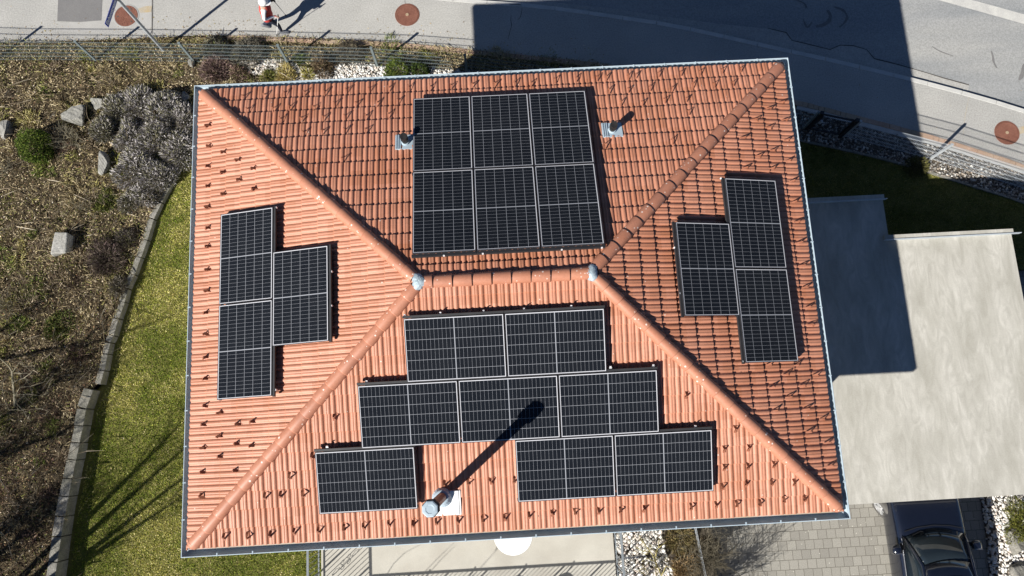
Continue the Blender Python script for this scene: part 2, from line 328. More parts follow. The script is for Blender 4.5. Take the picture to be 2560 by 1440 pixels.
def cell_mat():                               # 6 x 24 cut cells with a wider gap at mid-length; local x across, y along
    m = bpy.data.materials.new('solar_cells'); m.use_nodes = True; N = m.node_tree.nodes; L = m.node_tree.links; b = N['Principled BSDF']
    b.inputs['Roughness'].default_value = .14; b.inputs['Specular IOR Level'].default_value = .18
    tc = N.new('ShaderNodeTexCoord'); sx = N.new('ShaderNodeSeparateXYZ'); L.new(tc.outputs['Object'], sx.inputs[0])
    def mt(op, a, v=0.0):
        n = N.new('ShaderNodeMath'); n.operation = op
        for i, q in enumerate((a, v)):
            if isinstance(q, (int, float)): n.inputs[i].default_value = q
            else: L.new(q, n.inputs[i])
        return n.outputs[0]
    px_, py_ = 1.087 / 6, 1.715 / 24
    fx = mt('ABSOLUTE', mt('SUBTRACT', mt('FRACT', mt('DIVIDE', mt('ADD', sx.outputs[0], .5435 + px_ / 2), px_)), .5)); fy = mt('ABSOLUTE', mt('SUBTRACT', mt('FRACT', mt('DIVIDE', mt('ADD', sx.outputs[1], .8575 + py_ / 2), py_)), .5))
    lx = mt('LESS_THAN', mt('MULTIPLY', fx, px_), .0026); ly = mt('LESS_THAN', mt('MULTIPLY', fy, py_), .0013); lm = mt('LESS_THAN', mt('ABSOLUTE', sx.outputs[1]), .0085)
    mgn = mt('MAXIMUM', mt('GREATER_THAN', mt('ABSOLUTE', sx.outputs[0]), .546), mt('GREATER_THAN', mt('ABSOLUTE', sx.outputs[1]), .860))
    ln = mt('MAXIMUM', mt('MAXIMUM', lx, ly), lm)
    wn = N.new('ShaderNodeTexNoise'); wn.inputs['Scale'].default_value = 3; L.new(tc.outputs['Object'], wn.inputs['Vector'])
    c0 = N.new('ShaderNodeMix'); c0.data_type = 'RGBA'; L.new(wn.outputs['Fac'], c0.inputs['Factor']); c0.inputs['A'].default_value = (.006, .0075, .011, 1); c0.inputs['B'].default_value = (.010, .012, .016, 1)
    x = N.new('ShaderNodeMix'); x.data_type = 'RGBA'; L.new(ln, x.inputs['Factor']); L.new(c0.outputs['Result'], x.inputs['A']); x.inputs['B'].default_value = (.28, .29, .315, 1)
    y = N.new('ShaderNodeMix'); y.data_type = 'RGBA'; L.new(mgn, y.inputs['Factor']); L.new(x.outputs['Result'], y.inputs['A']); y.inputs['B'].default_value = (.62, .62, .65, 1)
    dn = N.new('ShaderNodeTexNoise'); dn.inputs['Scale'].default_value = 2.2; dn.inputs['Detail'].default_value = 6; L.new(tc.outputs['Object'], dn.inputs['Vector'])
    oi = N.new('ShaderNodeObjectInfo'); du = mt('MULTIPLY', mt('MULTIPLY', dn.outputs['Fac'], mt('ADD', oi.outputs['Random'], .35)), .012)
    z = N.new('ShaderNodeMix'); z.data_type = 'RGBA'; L.new(du, z.inputs['Factor']); L.new(y.outputs['Result'], z.inputs['A']); z.inputs['B'].default_value = (.42, .40, .36, 1)
    L.new(z.outputs['Result'], b.inputs['Base Color']); return m
M['cells'] = cell_mat()
def simple(name, c, rough=.5, spec=.4, metal=0.0, coat=0.0, **k): return mat(name, c, tuple(min(1, q * 1.12) for q in c), 6, rough, spec, metal, coat=coat, **k)
M['car'] = simple('car_paint', (.006, .008, .016), .2, .8, .1, coat=1.0)
M['glass'] = simple('car_glass', (.014, .02, .025), .05, .8); M['tyre'] = simple('tyre', (.10, .095, .088), .85, .2); M['rim'] = simple('rim', (.55, .55, .55), .35, .5, .5); M['chrome'] = simple('chrome', (.7, .7, .72), .2, .5, .8); M['trimblk'] = simple('black_trim', (.012, .012, .013), .5, .3)
M['dash'] = simple('dashboard', (.10, .095, .075), .9, .1)
M['red'] = simple('red_vest', (.48, .065, .055), .85, .2); M['cloth_w'] = simple('white_sleeve', (.66, .67, .70), .85, .2); M['navy'] = simple('dark_trousers', (.025, .028, .045), .85, .2); M['skin'] = simple('skin', (.50, .30, .22), .6, .3); M['shoe'] = simple('grey_shoe', (.16, .165, .18), .7, .3); M['glove'] = simple('black_glove', (.02, .02, .022), .7, .3); M['hair'] = simple('grey_hair', (.3, .28, .26), .8, .2)
M['sign_blue'] = simple('sign_blue', (.022, .05, .36), .45, .4); M['sign_white'] = simple('sign_white', (.8, .8, .8), .5, .3)

# ------------------------------------------------------------------ setting: ground, street, beds
def W(pts, z=0.0): return [at(x, y, z) for x, y in pts]
def sheet(name, pts, m, z=None, kind='structure', thick=0.0):      # pts: world points; flat polygon, optional thickness down
    bm = bmesh.new(); vs = [bm.verts.new((p[0], p[1], p[2] if z is None else z)) for p in pts]
    f = bm.faces.new(vs); bm.normal_update()
    if f.normal.z < 0: f.normal_flip()
    if thick:
        r = bmesh.ops.extrude_face_region(bm, geom=[f]); vv = [q for q in r['geom'] if isinstance(q, bmesh.types.BMVert)]
        bmesh.ops.translate(bm, verts=vv, vec=(0, 0, 0)); bmesh.ops.translate(bm, verts=vs, vec=(0, 0, -thick))
    bmesh.ops.triangulate(bm, faces=[q for q in bm.faces if len(q.verts) > 4]); bmesh.ops.recalc_face_normals(bm, faces=bm.faces) if thick else None
    me = bpy.data.meshes.new(name); bm.to_mesh(me); bm.free(); o = link(name, me, m)
    return tag(o, kind=kind) if kind else o
def offset(line, d):                          # offset of a world polyline to its right-hand side (towards -y for lines running +x)
    out = []
    for i, p in enumerate(line):
        t = (line[min(i + 1, len(line) - 1)] - line[max(i - 1, 0)]); t.z = 0; t.normalize(); out.append(Vector((p.x + t.y * d, p.y - t.x * d, p.z)))
    return out
def smooth(line, n=4):
    P = [line[0]] + list(line) + [line[-1]]; out = []
    for i in range(1, len(P) - 2):
        for k in range(n):
            t = k / n; a, b, c, d = P[i - 1], P[i], P[i + 1], P[i + 2]
            out.append(0.5 * ((2 * b) + (c - a) * t + (2 * a - 5 * b + 4 * c - d) * t * t + (3 * b - a - 3 * c + d) * t ** 3))
    return out + [line[-1]]
def resample(line, step):
    out = [line[0]]; acc = 0.0
    for a, b in zip(line, line[1:]):
        L = (b - a).length; s = step - acc
        while s <= L and L > 0: out.append(a.lerp(b, s / L)); s += step
        acc = (L - (s - step)) if L > 0 else acc
    return out
def ribbon(name, px, wd, m, z, kind='structure'):
    ln = smooth(W(px, z)) if len(px) > 2 else W(px, z)
    n = len(ln); ws = [wd * (0.35 + 0.65 * math.sin(math.pi * (0.12 + 0.76 * i / (n - 1)))) * random.uniform(.7, 1.3) for i in range(n)]
    a = [offset(ln, -k / 2)[i] for i, k in enumerate(ws)]; b = [offset(ln, k / 2)[i] for i, k in enumerate(ws)]
    mb = MB(); mb.add(a + b, [(i, i + 1, n + i + 1, n + i) for i in range(n - 1)]); o = mb.build(name, m)
    return tag(o, kind=kind)
sheet('ground', [(-300, -300, 0), (300, -300, 0), (300, 300, 0), (-300, 300, 0)], M['earth'], -0.62)
KERB = smooth(W([(-900, -100), (0, -85), (600, -42), (900, -18), (1100, 1), (1195, 10), (1312, 18), (1430, 32), (1512, 44), (1685, 70), (1920, 122), (2095, 160), (2302, 210), (2422, 242), (2560, 283), (2800, 365), (3200, 520)]))
EDGE = smooth(W([(-900, 140), (-400, 115), (0, 104), (130, 104), (400, 93), (520, 88), (640, 91), (860, 100), (1000, 108), (1100, 117), (1222, 129), (1430, 150), (1525, 163), (1700, 192), (1850, 222), (1995, 252), (2145, 290), (2320, 336), (2450, 376), (2560, 412), (2800, 500), (3200, 670)]))
KW = 0.13
kerb_out = offset(KERB, -KW)
sheet('pavement', KERB + EDGE[::-1], M['walk'], 0.0)
road_pts = [Vector((p.x, p.y, 0)) for p in kerb_out]
sheet('road', [Vector((-60, road_pts[0].y, 0))] + road_pts + [Vector((60, road_pts[-1].y, 0)), Vector((60, 40, 0)), Vector((-60, 40, 0))], M['road'], -0.10)
mb = MB(); ks = resample(KERB, 0.98)
for a, b in zip(ks, ks[1:]):
    d = (b - a).normalized(); nrm = Vector((-d.y, d.x, 0)); a2, b2 = a + d * .004, b - d * .004
    q = [a2 + nrm * .003, b2 + nrm * .003, b2 + nrm * KW, a2 + nrm * KW]
    top = [Vector((p.x, p.y, .006)) for p in q]; bot = [Vector((p.x, p.y, -.3)) for p in q]
    mb.add(bot + top, [(4, 5, 6, 7), (0, 1, 5, 4), (1, 2, 6, 5), (2, 3, 7, 6), (3, 0, 4, 7)])
tag(mb.build('kerb', M['kerb'], bevel=.008), kind='structure')
mb = MB(); es = [p for p in resample(EDGE, 0.31) if at(545, 90).x < p.x < 20]
for i, (a, b) in enumerate(zip(es, es[1:])):
    d = (b - a).normalized(); nrm = Vector((d.y, -d.x, 0)); L = (b - a).length * random.choice((1, 1, .5)); j = random.uniform(-.006, .006)
    for s0, s1 in (((0.0, 1.0),) if random.random() < .6 else ((0.0, .48), (.5, 1.0))):
        p, q = a.lerp(b, s0) + d * .005, a.lerp(b, s1) - d * .005
        t = [p + nrm * (.004 + j), q + nrm * (.004 + j), q + nrm * .14, p + nrm * .14]; zt = .016 + random.uniform(0, .012)
        mb.add([Vector((k.x, k.y, -.2)) for k in t] + [Vector((k.x, k.y, zt)) for k in t], [(4, 5, 6, 7), (0, 1, 5, 4), (1, 2, 6, 5), (2, 3, 7, 6), (3, 0, 4, 7)])
tag(mb.build('brick_edging', M['brick']), kind='structure')
EDGE_IN = offset(EDGE, -0.03)
# wear, patches and markings of the street
tag(sheet('asphalt_patch', W([(150, -120), (143, 53), (200, 55), (253, 51), (262, -120)], 0.004), M['dark_patch']), kind='structure')
tag(sheet('asphalt_patch', W([(265, -120), (256, 51), (147, 57), (148, 78), (378, 86), (381, -120)], 0.003), M['light_patch']), kind='structure')
tag(sheet('rust_stain', W([(345, 22), (352, 32), (378, 30), (380, 14), (360, 16)], 0.007), M['stain']), kind='structure')
tag(sheet('rust_stain', W([(2546, 318), (2546, 336), (2568, 330), (2600, 322), (2575, 312)], 0.004), M['stain']), kind='structure')
ribbon('tar_joint', [(381, -60), (381, 20), (380, 86)], .018, M['joint'], .008)
ribbon('tar_joint', [(2423, 243), (2413, 290), (2408, 338)], .012, M['stain'], .006)
ribbon('crack', [(1278, 38), (1277, 52), (1279, 62), (1275, 78), (1270, 98)], .014, M['joint'], .005)
ribbon('crack', [(1305, 20), (1303, 34), (1300, 44), (1294, 49)], .014, M['joint'], .005)
ribbon('crack', [(1272, 12), (1290, 11), (1303, 12)], .02, M['joint'], .009)
ribbon('crack', [(1012, -20), (1012, 0), (1013, 10)], .01, M['joint'], .005)
strip_top = W([(1200, -12), (1345, 2), (1520, 20), (1685, 45), (1800, 60), (1920, 72), (1965, 82), (1979, 102), (2015, 110), (2075, 125), (2100, 114), (2132, 115), (2166, 125), (2185, 147), (2245, 162), (2302, 179), (2360, 196), (2422, 213)], -.1)
ko = [p for p in kerb_out if strip_top[0].x < p.x < strip_top[-1].x + .05]
sheet('road_patch', strip_top + [Vector((p.x, p.y - 0.0, 0)) for p in ko[::-1]], M['walk'], -0.095)
sl_ = strip_top[5:]; n = len(sl_); wv = [random.uniform(.015, .035) for _ in sl_]; up = [offset(sl_, -.02)[i] for i in range(n)]; dn = [offset(sl_, wv[i] - .02)[i] for i in range(n)]
mb = MB(); mb.add([Vector((p.x, p.y, -.091)) for p in up + dn], [(i, i + 1, n + i + 1, n + i) for i in range(n - 1)]); tag(mb.build('tar_joint', M['joint']), kind='structure')
mk = W([(2120, -62), (2342, -1), (2450, 29), (2560, 60), (2760, 120), (2850, 105), (2560, 36), (2430, 0), (2210, -60)], -.1)
sheet('road_marking', mk, M['paint'], -0.096)
for pxs, wd in (([(2068, 25), (2076, 38), (2072, 52), (2058, 62), (2040, 66)], .10), ([(2085, 17), (2107, 25), (2118, 42), (2110, 58), (2098, 68)], .07), ([(2008, 48), (2018, 68), (2030, 55)], .05), ([(2330, 116), (2350, 128), (2382, 140)], .03), ([(2478, 127), (2482, 140), (2484, 154), (2492, 170)], .06), ([(2548, 200), (2556, 185), (2562, 160)], .12), ([(1980, -5), (2010, 8), (2016, 20)], .05)):
    ribbon('tyre_mark', pxs, wd, M['dark_patch'], -.093)
for i, (px, py, r_, lab, ang) in enumerate(((316, 40, .325, 'rusty round manhole cover half hidden behind the street sign pole', 0.4), (1018, 37, .315, 'rusty round manhole cover on the sunlit pavement right of the walker', 0), (2517, 332, .315, 'rusty round manhole cover by the bright gap in the shadow at the right edge', 1.2))):
    c = at(px, py, 0); t = empty('manhole_cover', c, ang, lab, 'manhole cover', 'rusty manhole covers')
    mb = MB(); mb.lathe([(r_ + .035, 0.0), (r_ + .035, .010), (r_ + .008, .011), (r_ + .006, .002), (r_ + .006, 0)], n=48); mb.build('frame', M['light_patch'] if i == 0 else M['rust'], t)
    mb = MB(); mb.lathe([(r_, 0.0), (r_, .012), (r_ - .03, .014), (r_ - .035, .010), (.07, .011), (.065, .016), (.05, .016)], n=48)
    for k in range(12):
        for rr in (.1, .16, .22, .27): a = 2 * math.pi * (k + (rr * 13) % 1) / 12; mb.box((rr * math.cos(a), rr * math.sin(a), .0125), (.05, .018, .006), a + .6)
    mb.build('lid', M['rust'], t)
    if i:
        mb = MB(); mb.lathe([(.045, .01), (.045, .021), (.02, .022), (.018, .017)], n=16); mb.build('hub', M['brass'], t)
    else:
        for k in range(3):
            a = .6 + k * 2.2; mb = MB(); mb.box((.24 * math.cos(a), .24 * math.sin(a), .015), (.05, .03, .005), a); mb.build('lift_slot', M['joint'], t)

# house plan
LX, LY, PIT = 12.2612, 9.2206, R(15.6)
HX, HY = LX / 2, LY / 2
def lawn_z(x, y): return -0.09 + (y - 4.6) * 0.0250 if y < 4.6 else -0.09
WALL_PX = [(478, 352), (455, 397), (430, 460), (405, 507), (385, 548), (369, 600), (337, 687), (320, 722), (312, 755), (297, 797), (285, 840), (276, 857), (269, 885), (261, 927), (252, 962)]
WALL2_PX = [(234, 975), (217, 1022), (209, 1065), (200, 1107), (191, 1150), (181, 1197), (172, 1242), (162, 1292), (154, 1342), (145, 1405), (136, 1460), (124, 1540), (112, 1640)]
WALL1 = W(WALL_PX, .03); WALL2 = W(WALL2_PX, .10)
wl = [Vector((p.x - .1, p.y, 0)) for p in WALL1 + WALL2]
garden_pts = [Vector((p.x, p.y, 0)) for p in EDGE_IN if p.x < 5.0] + [Vector((5, 4, 0)), Vector((-5.2, 4.0, 0))] + wl + [Vector((wl[-1].x, -14, 0)), Vector((-24, -14, 0))]
sheet('garden_soil', garden_pts, M['soil'], -0.012)
lawn_pts = [Vector((p.x - .12, p.y, 0)) for p in WALL1 + WALL2] + [Vector((-10.6, -14, 0)), Vector((-3.9, -14, 0)), Vector((-3.9, -3.8, 0)), Vector((-5.2, -3.8, 0)), Vector((-5.2, 4.6, 0))]
lw = sheet('lawn', [Vector((p.x, p.y, lawn_z(p.x, p.y))) for p in lawn_pts], M['turf'])
LAWN_E = smooth(W([(1950, 338), (2002, 353), (2130, 380), (2270, 416), (2435, 468), (2560, 508), (2800, 605), (3100, 740)], -.05))
ein = [p for p in EDGE_IN if p.x > 5.0]
sheet('gravel_bed', [Vector((5.0, 4.0, 0))] + [Vector((p.x, p.y, 0)) for p in ein] + [Vector((p.x, p.y, 0)) for p in LAWN_E[::-1]], M['bed_soil'], -0.03)
sheet('lawn', [Vector((5.0, .85, 0))] + [Vector((5.0, 4.0, 0))] + [Vector((p.x, p.y, 0)) for p in LAWN_E] + [Vector((20, .85, 0))], M['turf'], -0.05)
mb = MB(); le = LAWN_E
for a, b in zip(le, le[1:]):
    d = (b - a).normalized(); nr = Vector((-d.y, d.x, 0)) * .03
    mb.add([a - nr - Vector((0, 0, .2)), b - nr - Vector((0, 0, .2)), b + nr - Vector((0, 0, .2)), a + nr - Vector((0, 0, .2)), a - nr + Vector((0, 0, .055)), b - nr + Vector((0, 0, .055)), b + nr + Vector((0, 0, .055)), a + nr + Vector((0, 0, .055))], [(4, 5, 6, 7), (0, 1, 5, 4), (2, 3, 7, 6)])
tag(mb.build('lawn_edging', M['block']), kind='structure')
cs = [p for p in EDGE if p.x > at(1985, 250).x]
c1_, c2_ = offset(cs, .13), offset(cs, .27); n = len(cs)
mb = MB(); mb.add([Vector((p.x, p.y, .004)) for p in c1_ + c2_], [(i, i + 1, n + i + 1, n + i) for i in range(n - 1)]); tag(mb.build('concrete_strip', M['kerb']), kind='structure')
DRV_Z = -0.25
sheet('driveway', [Vector((3.0, -14, 0)), Vector((20, -14, 0)), Vector((20, .85, 0)), Vector((5, .85, 0)), Vector((5, -3.8, 0)), Vector((3, -3.8, 0))], M['paver'], DRV_Z)
BED_Z = 0.18
bed_x1 = at(1784, 1380, BED_Z).x; ter_x0 = at(803, 1405, .3).x; ter_x1 = at(1537, 1390, .3).x
sheet('gravel_bed', [Vector((ter_x1 + .01, -14, 0)), Vector((bed_x1, -14, 0)), Vector((bed_x1, -3.8, 0)), Vector((ter_x1 + .01, -3.8, 0))], M['bed_soil'], BED_Z, thick=.45)
G4 = [at(2442, 1200, DRV_Z), at(2700, 1200, DRV_Z), at(2700, 1500, DRV_Z), at(2478, 1500, DRV_Z), at(2462, 1330, DRV_Z)]
sheet('gravel_bed', [Vector((p.x, p.y, 0)) for p in G4], M['bed_soil'], DRV_Z + .02)

# ------------------------------------------------------------------ gravel and pebbles (uncountable)
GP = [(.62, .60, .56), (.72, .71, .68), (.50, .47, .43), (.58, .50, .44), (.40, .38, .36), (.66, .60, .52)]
def gravel(name, poly, n, r0, r1, z, pal=GP, wts=(4, 4, 2, 2, 1, 2)):
    P = sample(poly, n); rad = r0 + (r1 - r0) * RNG.random(n) ** 1.5
    P3 = np.concatenate([P, (z + rad * .35 + RNG.random(n) * .02)[:, None]], 1)
    V, F, C = stones(P3, rad, pick(n, pal, wts, .1))
    return tag(np_mesh(name, V, F, M['stone_bits'], cols=C), kind='stuff')
G1 = W([(600, 154), (660, 148), (722, 150), (752, 168), (800, 178), (842, 160), (900, 158), (960, 166), (1090, 172), (1200, 182), (1250, 200), (1180, 215), (950, 215), (760, 212), (700, 192), (640, 188), (604, 176)], 0)
gravel('white_gravel', G1, 3300, .016, .044, 0.0)
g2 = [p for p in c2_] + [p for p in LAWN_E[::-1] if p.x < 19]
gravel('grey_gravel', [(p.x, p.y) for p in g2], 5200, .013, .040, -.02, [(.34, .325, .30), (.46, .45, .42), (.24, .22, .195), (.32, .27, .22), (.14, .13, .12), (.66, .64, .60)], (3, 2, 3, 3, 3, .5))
gravel('white_gravel', [(ter_x1 + .03, -7.6), (at(1735, 1440, BED_Z).x, -7.6), (at(1690, 1440, BED_Z).x, at(1690, 1440, BED_Z).y), (at(1660, 1370, BED_Z).x, at(1660, 1370, BED_Z).y), (at(1650, 1330, BED_Z).x, -4.6), (ter_x1 + .03, -4.6)], 2000, .025, .062, BED_Z)
gravel('white_gravel', [(p.x, p.y) for p in G4], 3000, .025, .055, DRV_Z + .02)

# ------------------------------------------------------------------ grass and garden litter (uncountable)
def grass(name, poly, n, zf, ln, pal, seed, dens=None):
    P = sample(poly, n); P = P[~((np.abs(P[:, 0]) < 5.35) & (np.abs(P[:, 1]) < 3.9))]; n = len(P)
    f = .58 * VNoise(seed, 1.15)(P) + .27 * VNoise(seed + 2, .38)(P) + .15 * VNoise(seed + 1, .12)(P)
    wts = np.stack([np.clip(3.0 - 5.2 * f, .05, 3), np.ones(n) * .7, np.clip(5.0 * f - 2.1, .03, 3), np.clip(1.6 * f - .55, .05, 1)], 1)
    C = pick(n, pal, wts, .18) * (.72 + .5 * np.clip(f, .2, .8))[:, None]
    D = np.stack([RNG.standard_normal(n) * .75, RNG.standard_normal(n) * .75, np.full(n, .75)], 1)
    z = np.array([zf(x, y) for x, y in P]); P3 = np.concatenate([P, z[:, None]], 1)
    V, F, C = blades(P3, D, ln * (.5 + RNG.random(n)), .008 + .010 * RNG.random(n), C)
    return tag(np_mesh(name, V, F, M['plant'], cols=C), kind='stuff')
LP = [(.14, .20, .022), (.31, .335, .05), (.48, .44, .13), (.68, .59, .29)]
lq = [(p.x + .1, p.y) for p in WALL1 + WALL2 if p.y > -8.4]
grass('grass', lq + [(lq[-1][0] - .2, -8.4), (ter_x0 - .02, -8.4), (ter_x0 - .02, -3.8), (-5.2, -3.8), (-5.2, 4.6)], 190000, lawn_z, .046, LP, 3)
grass('grass', [(5, .9)] + [(5, 4)] + [(p.x, p.y) for p in LAWN_E if p.x < 17] + [(17, .9)], 60000, lambda x, y: -.05, .055, [(.08, .10, .018), (.14, .155, .03), (.20, .19, .055), (.28, .25, .09)], 9)
gpoly = [(-15.5, 8.9)] + [(p.x, p.y) for p in EDGE_IN if -15.5 < p.x < 5.0] + [(5, 4), (-5.2, 4.0)] + [(p.x, p.y) for p in wl if p.y > -8.4] + [([p for p in wl if p.y > -8.4][-1].x - .2, -8.4), (-15.5, -8.4)]
def garden_litter():
    n = 120000; P = sample(gpoly, n); P = P[~((np.abs(P[:, 0]) < 5.35) & (np.abs(P[:, 1]) < 3.9))]
    g1p = np.array([(p.x, p.y) for p in G1]); P = P[~(inside(P, g1p) & (RNG.random(len(P)) < .93))]; n = len(P)
    f = .65 * VNoise(21, .8)(P) + .35 * VNoise(22, .22)(P); south = np.clip((2.5 - P[:, 1]) / 5, 0, 1)
    pal = [(.27, .21, .12), (.47, .38, .235), (.68, .58, .42), (.07, .05, .034), (.16, .18, .045), (.21, .115, .07), (.80, .72, .60)]
    wts = np.stack([np.ones(n) * 1.0, 1.0 - .6 * south, .34 - .22 * south, .6 + 1.6 * south, np.clip(3.2 * f - 1.15, .03, 1.8) * (1 - .35 * south), .22 + .55 * south, np.full(n, .03)], 1)
    C = pick(n, pal, wts, .2); z = RNG.random(n) * .05
    A = flakes(np.concatenate([P, z[:, None]], 1), .010 + .020 * RNG.random(n) ** 1.5, C, .7)
    n = 34000; P = sample(gpoly, n); P = P[~((np.abs(P[:, 0]) < 5.35) & (np.abs(P[:, 1]) < 3.9))]; P = P[~(inside(P, g1p) & (RNG.random(len(P)) < .9))]; n = len(P)
    f = .6 * VNoise(31, .7)(P) + .4 * VNoise(32, .25)(P); south = np.clip((2.5 - P[:, 1]) / 5, 0, 1)
    wts = np.stack([np.clip(1.2 - f, .1, 1), np.clip(1.8 * f - .6, .05, 1) * (1 - .6 * south), np.full(n, .6), np.clip(1.6 * f - .5, .05, 1) * (1 - .7 * south), .2 + .5 * south], 1)
    C = pick(n, [(.52, .43, .26), (.22, .23, .06), (.32, .25, .15), (.42, .38, .14), (.09, .06, .04)], wts, .2)
    D = np.stack([RNG.standard_normal(n), RNG.standard_normal(n), .15 + .5 * RNG.random(n)], 1)
    B = blades(np.concatenate([P, (.02 + .03 * RNG.random(n))[:, None]], 1), D, .05 + .16 * RNG.random(n), .006 + .008 * RNG.random(n), C)
    V, F, C = join([A, B]); return tag(np_mesh('leaf_litter', V, F, M['plant'], cols=C), kind='stuff')
garden_litter()
def verge(name, poly, n, pal, wts, ln, z=0.0, seed=5):
    P = sample(poly, n); C = pick(n, pal, wts, .2); D = np.stack([RNG.standard_normal(n), RNG.standard_normal(n), np.full(n, .6)], 1)
    V, F, C = blades(np.concatenate([P, np.full((n, 1), z)], 1), D, ln * (.4 + RNG.random(n)), .007 + .009 * RNG.random(n), C)
    return tag(np_mesh(name, V, F, M['plant'], cols=C), kind='stuff')
eb = [(p.x, p.y) for p in offset(EDGE, .12) if -16 < p.x < 4.5]; eb2 = [(p.x, p.y) for p in offset(EDGE, .55) if -16 < p.x < 4.5]
verge('verge_grass', eb + eb2[::-1], 11000, [(.40, .33, .18), (.22, .22, .07), (.52, .45, .30), (.30, .28, .17)], [3, 2, 2, 2], .09)
verge('verge_grass', eb + [(p.x, p.y) for p in offset(EDGE, .16) if -16 < p.x < 4.5][::-1], 2500, [(.46, .38, .15), (.28, .26, .08), (.52, .43, .25)], [3, 2, 2], .07)

# ------------------------------------------------------------------ house
house = empty('house', (0, 0, 0), 0, 'house with a red clay tiled hip roof carrying solar panels', 'house')
c_, s_ = math.cos(PIT), math.sin(PIT)
ZR = E0 - .045                               # roof plane at the gutter line
FR = {'S': (Vector((-HX, -HY, ZR)), Vector((1, 0, 0)), Vector((0, c_, s_)), LX, HY),
      'N': (Vector((HX, HY, ZR)), Vector((-1, 0, 0)), Vector((0, -c_, s_)), LX, HY),
      'E': (Vector((HX, -HY, ZR)), Vector((0, 1, 0)), Vector((-c_, 0, s_)), LY, HY),
      'W': (Vector((-HX, HY, ZR)), Vector((0, -1, 0)), Vector((c_, 0, s_)), LY, HY)}
def frame_m(k):
    o, u, v, _, _ = FR[k]; n = u.cross(v); m = Matrix((u, v, n)).transposed().to_4x4(); m.translation = o; return m
def on_slope(k, px, py, off=0.0):             # world point on a roof plane raised by off
    o, u, v, _, _ = FR[k]; n = u.cross(v); d = ROT @ Vector(((px - 1280) / F_PX, -(py - 720) / F_PX, -1.0)); q = o + n * off
    return CAM + d * (n.dot(q - CAM) / n.dot(d))
mb = MB(); wi, zt = 0.80, E0 - 0.02
mb.box((0, 0, (zt - .6) / 2), (LX - 2 * wi, LY - 2 * wi, zt + .6)); mb.build('wall', M['plaster'], house)
mb = MB(); rise = (HY - .13) * math.tan(PIT); rx = HX - HY
a = [(-HX + .13, -HY + .13), (HX - .13, -HY + .13), (HX - .13, HY - .13), (-HX + .13, HY - .13)]
vs = [(x, y, ZR - .03) for x, y in a] + [(x, y, ZR + .004) for x, y in a] + [(-rx, 0, ZR + rise - .02), (rx, 0, ZR + rise - .02)]
mb.add(vs, [(3, 2, 1, 0), (0, 1, 5, 4), (1, 2, 6, 5), (2, 3, 7, 6), (3, 0, 4, 7), (4, 5, 9, 8), (6, 7, 8, 9), (5, 6, 9), (7, 4, 8)]); mb.build('roof_deck', M['bark_dark'], house)
# tile courses: a flat double pan and a narrower roll per tile, each course lifted over the one below
def tile_profile():
    s = []
    for t, z in ((0, .008), (.02, .009), (.04, .022), (.07, .0285), (.15, .031), (.235, .0315), (.252, .027), (.27, .0315), (.36, .031), (.445, .027), (.475, .018), (.50, .008), (.53, .008), (.555, .020), (.60, .030), (.66, .037), (.715, .0395), (.77, .037), (.83, .030), (.875, .019), (.90, .009)):
        s.append((t, .006 + .8 * (z - .008)))
    return s
PROF = tile_profile(); V0S = {'S': .165 / c_, 'N': .125 / c_, 'E': .135 / c_, 'W': .125 / c_}
def roof_slope(k):
    o, u, v, width, run = FR[k]; V0 = V0S[k]; vmax = run / c_; nt = int(math.ceil(width / TILE_W)); nc = int(math.ceil((vmax - V0) / TILE_L))
    us = np.array([(i + t) * TILE_W for i in range(nt) for t, _ in PROF]); zs = np.array([z for _ in range(nt) for _, z in PROF]); tid = np.repeat(np.arange(nt), len(PROF)); n = len(us)
    rg = np.random.default_rng(ord(k)); V = []; F = []; base = 0
    for c in range(nc):
        va = V0 + c * TILE_L; vb = va + TILE_L + .012; lift = .030
        jz = rg.normal(0, .0011, nt)[tid]; jv = rg.normal(0, .0022, nt)[tid]; jt = rg.normal(0, .0012, nt)[tid] * ((us / TILE_W) % 1 - .5)
        rows = [(va + .004 + jv, zs * .2 - .012), (va + jv, zs + lift + jz + jt), (va + .012 + jv, zs + lift + jz + jt + .002), (np.full(n, vb), zs * 1.0 + .0 + jz)]
        for vv, zz in rows: V.append(np.stack([us, vv, zz + .012], 1))
        i = np.arange(n - 1)
        for r in range(3): F.append(np.stack([base + r * n + i, base + r * n + i + 1, base + (r + 1) * n + i + 1, base + (r + 1) * n + i], 1))
        base += 4 * n
    V = np.concatenate(V); F = np.concatenate(F); w_ = width
    cu = V[F].mean(1)[:, 0]; cv = V[F].mean(1)[:, 1]; keep = (cu > cv * c_ - .25) & (cu < w_ - cv * c_ + .25) & (cv < vmax + .1); F = F[keep]
    o_ = np_mesh('roof_slope', V, F, M['tile'], house); me = o_.data
    bm = bmesh.new(); bm.from_mesh(me); bmesh.ops.delete(bm, geom=[q for q in bm.verts if not q.link_faces], context='VERTS')
    for co, no in (((0, 0, 0), (-1, c_, 0)), ((w_, 0, 0), (1, c_, 0)), ((0, vmax - .005, 0), (0, 1, 0)), ((.125, 0, 0), (-1, 0, 0)), ((w_ - .125, 0, 0), (1, 0, 0))):
        bmesh.ops.bisect_plane(bm, geom=bm.verts[:] + bm.edges[:] + bm.faces[:], plane_co=co, plane_no=Vector(no).normalized(), clear_outer=True)
    bm.to_mesh(me); bm.free(); o_.matrix_world = frame_m(k); return o_
SLOPE = {k: roof_slope(k) for k in 'SNEW'}
SLOPE['N'].parent = house
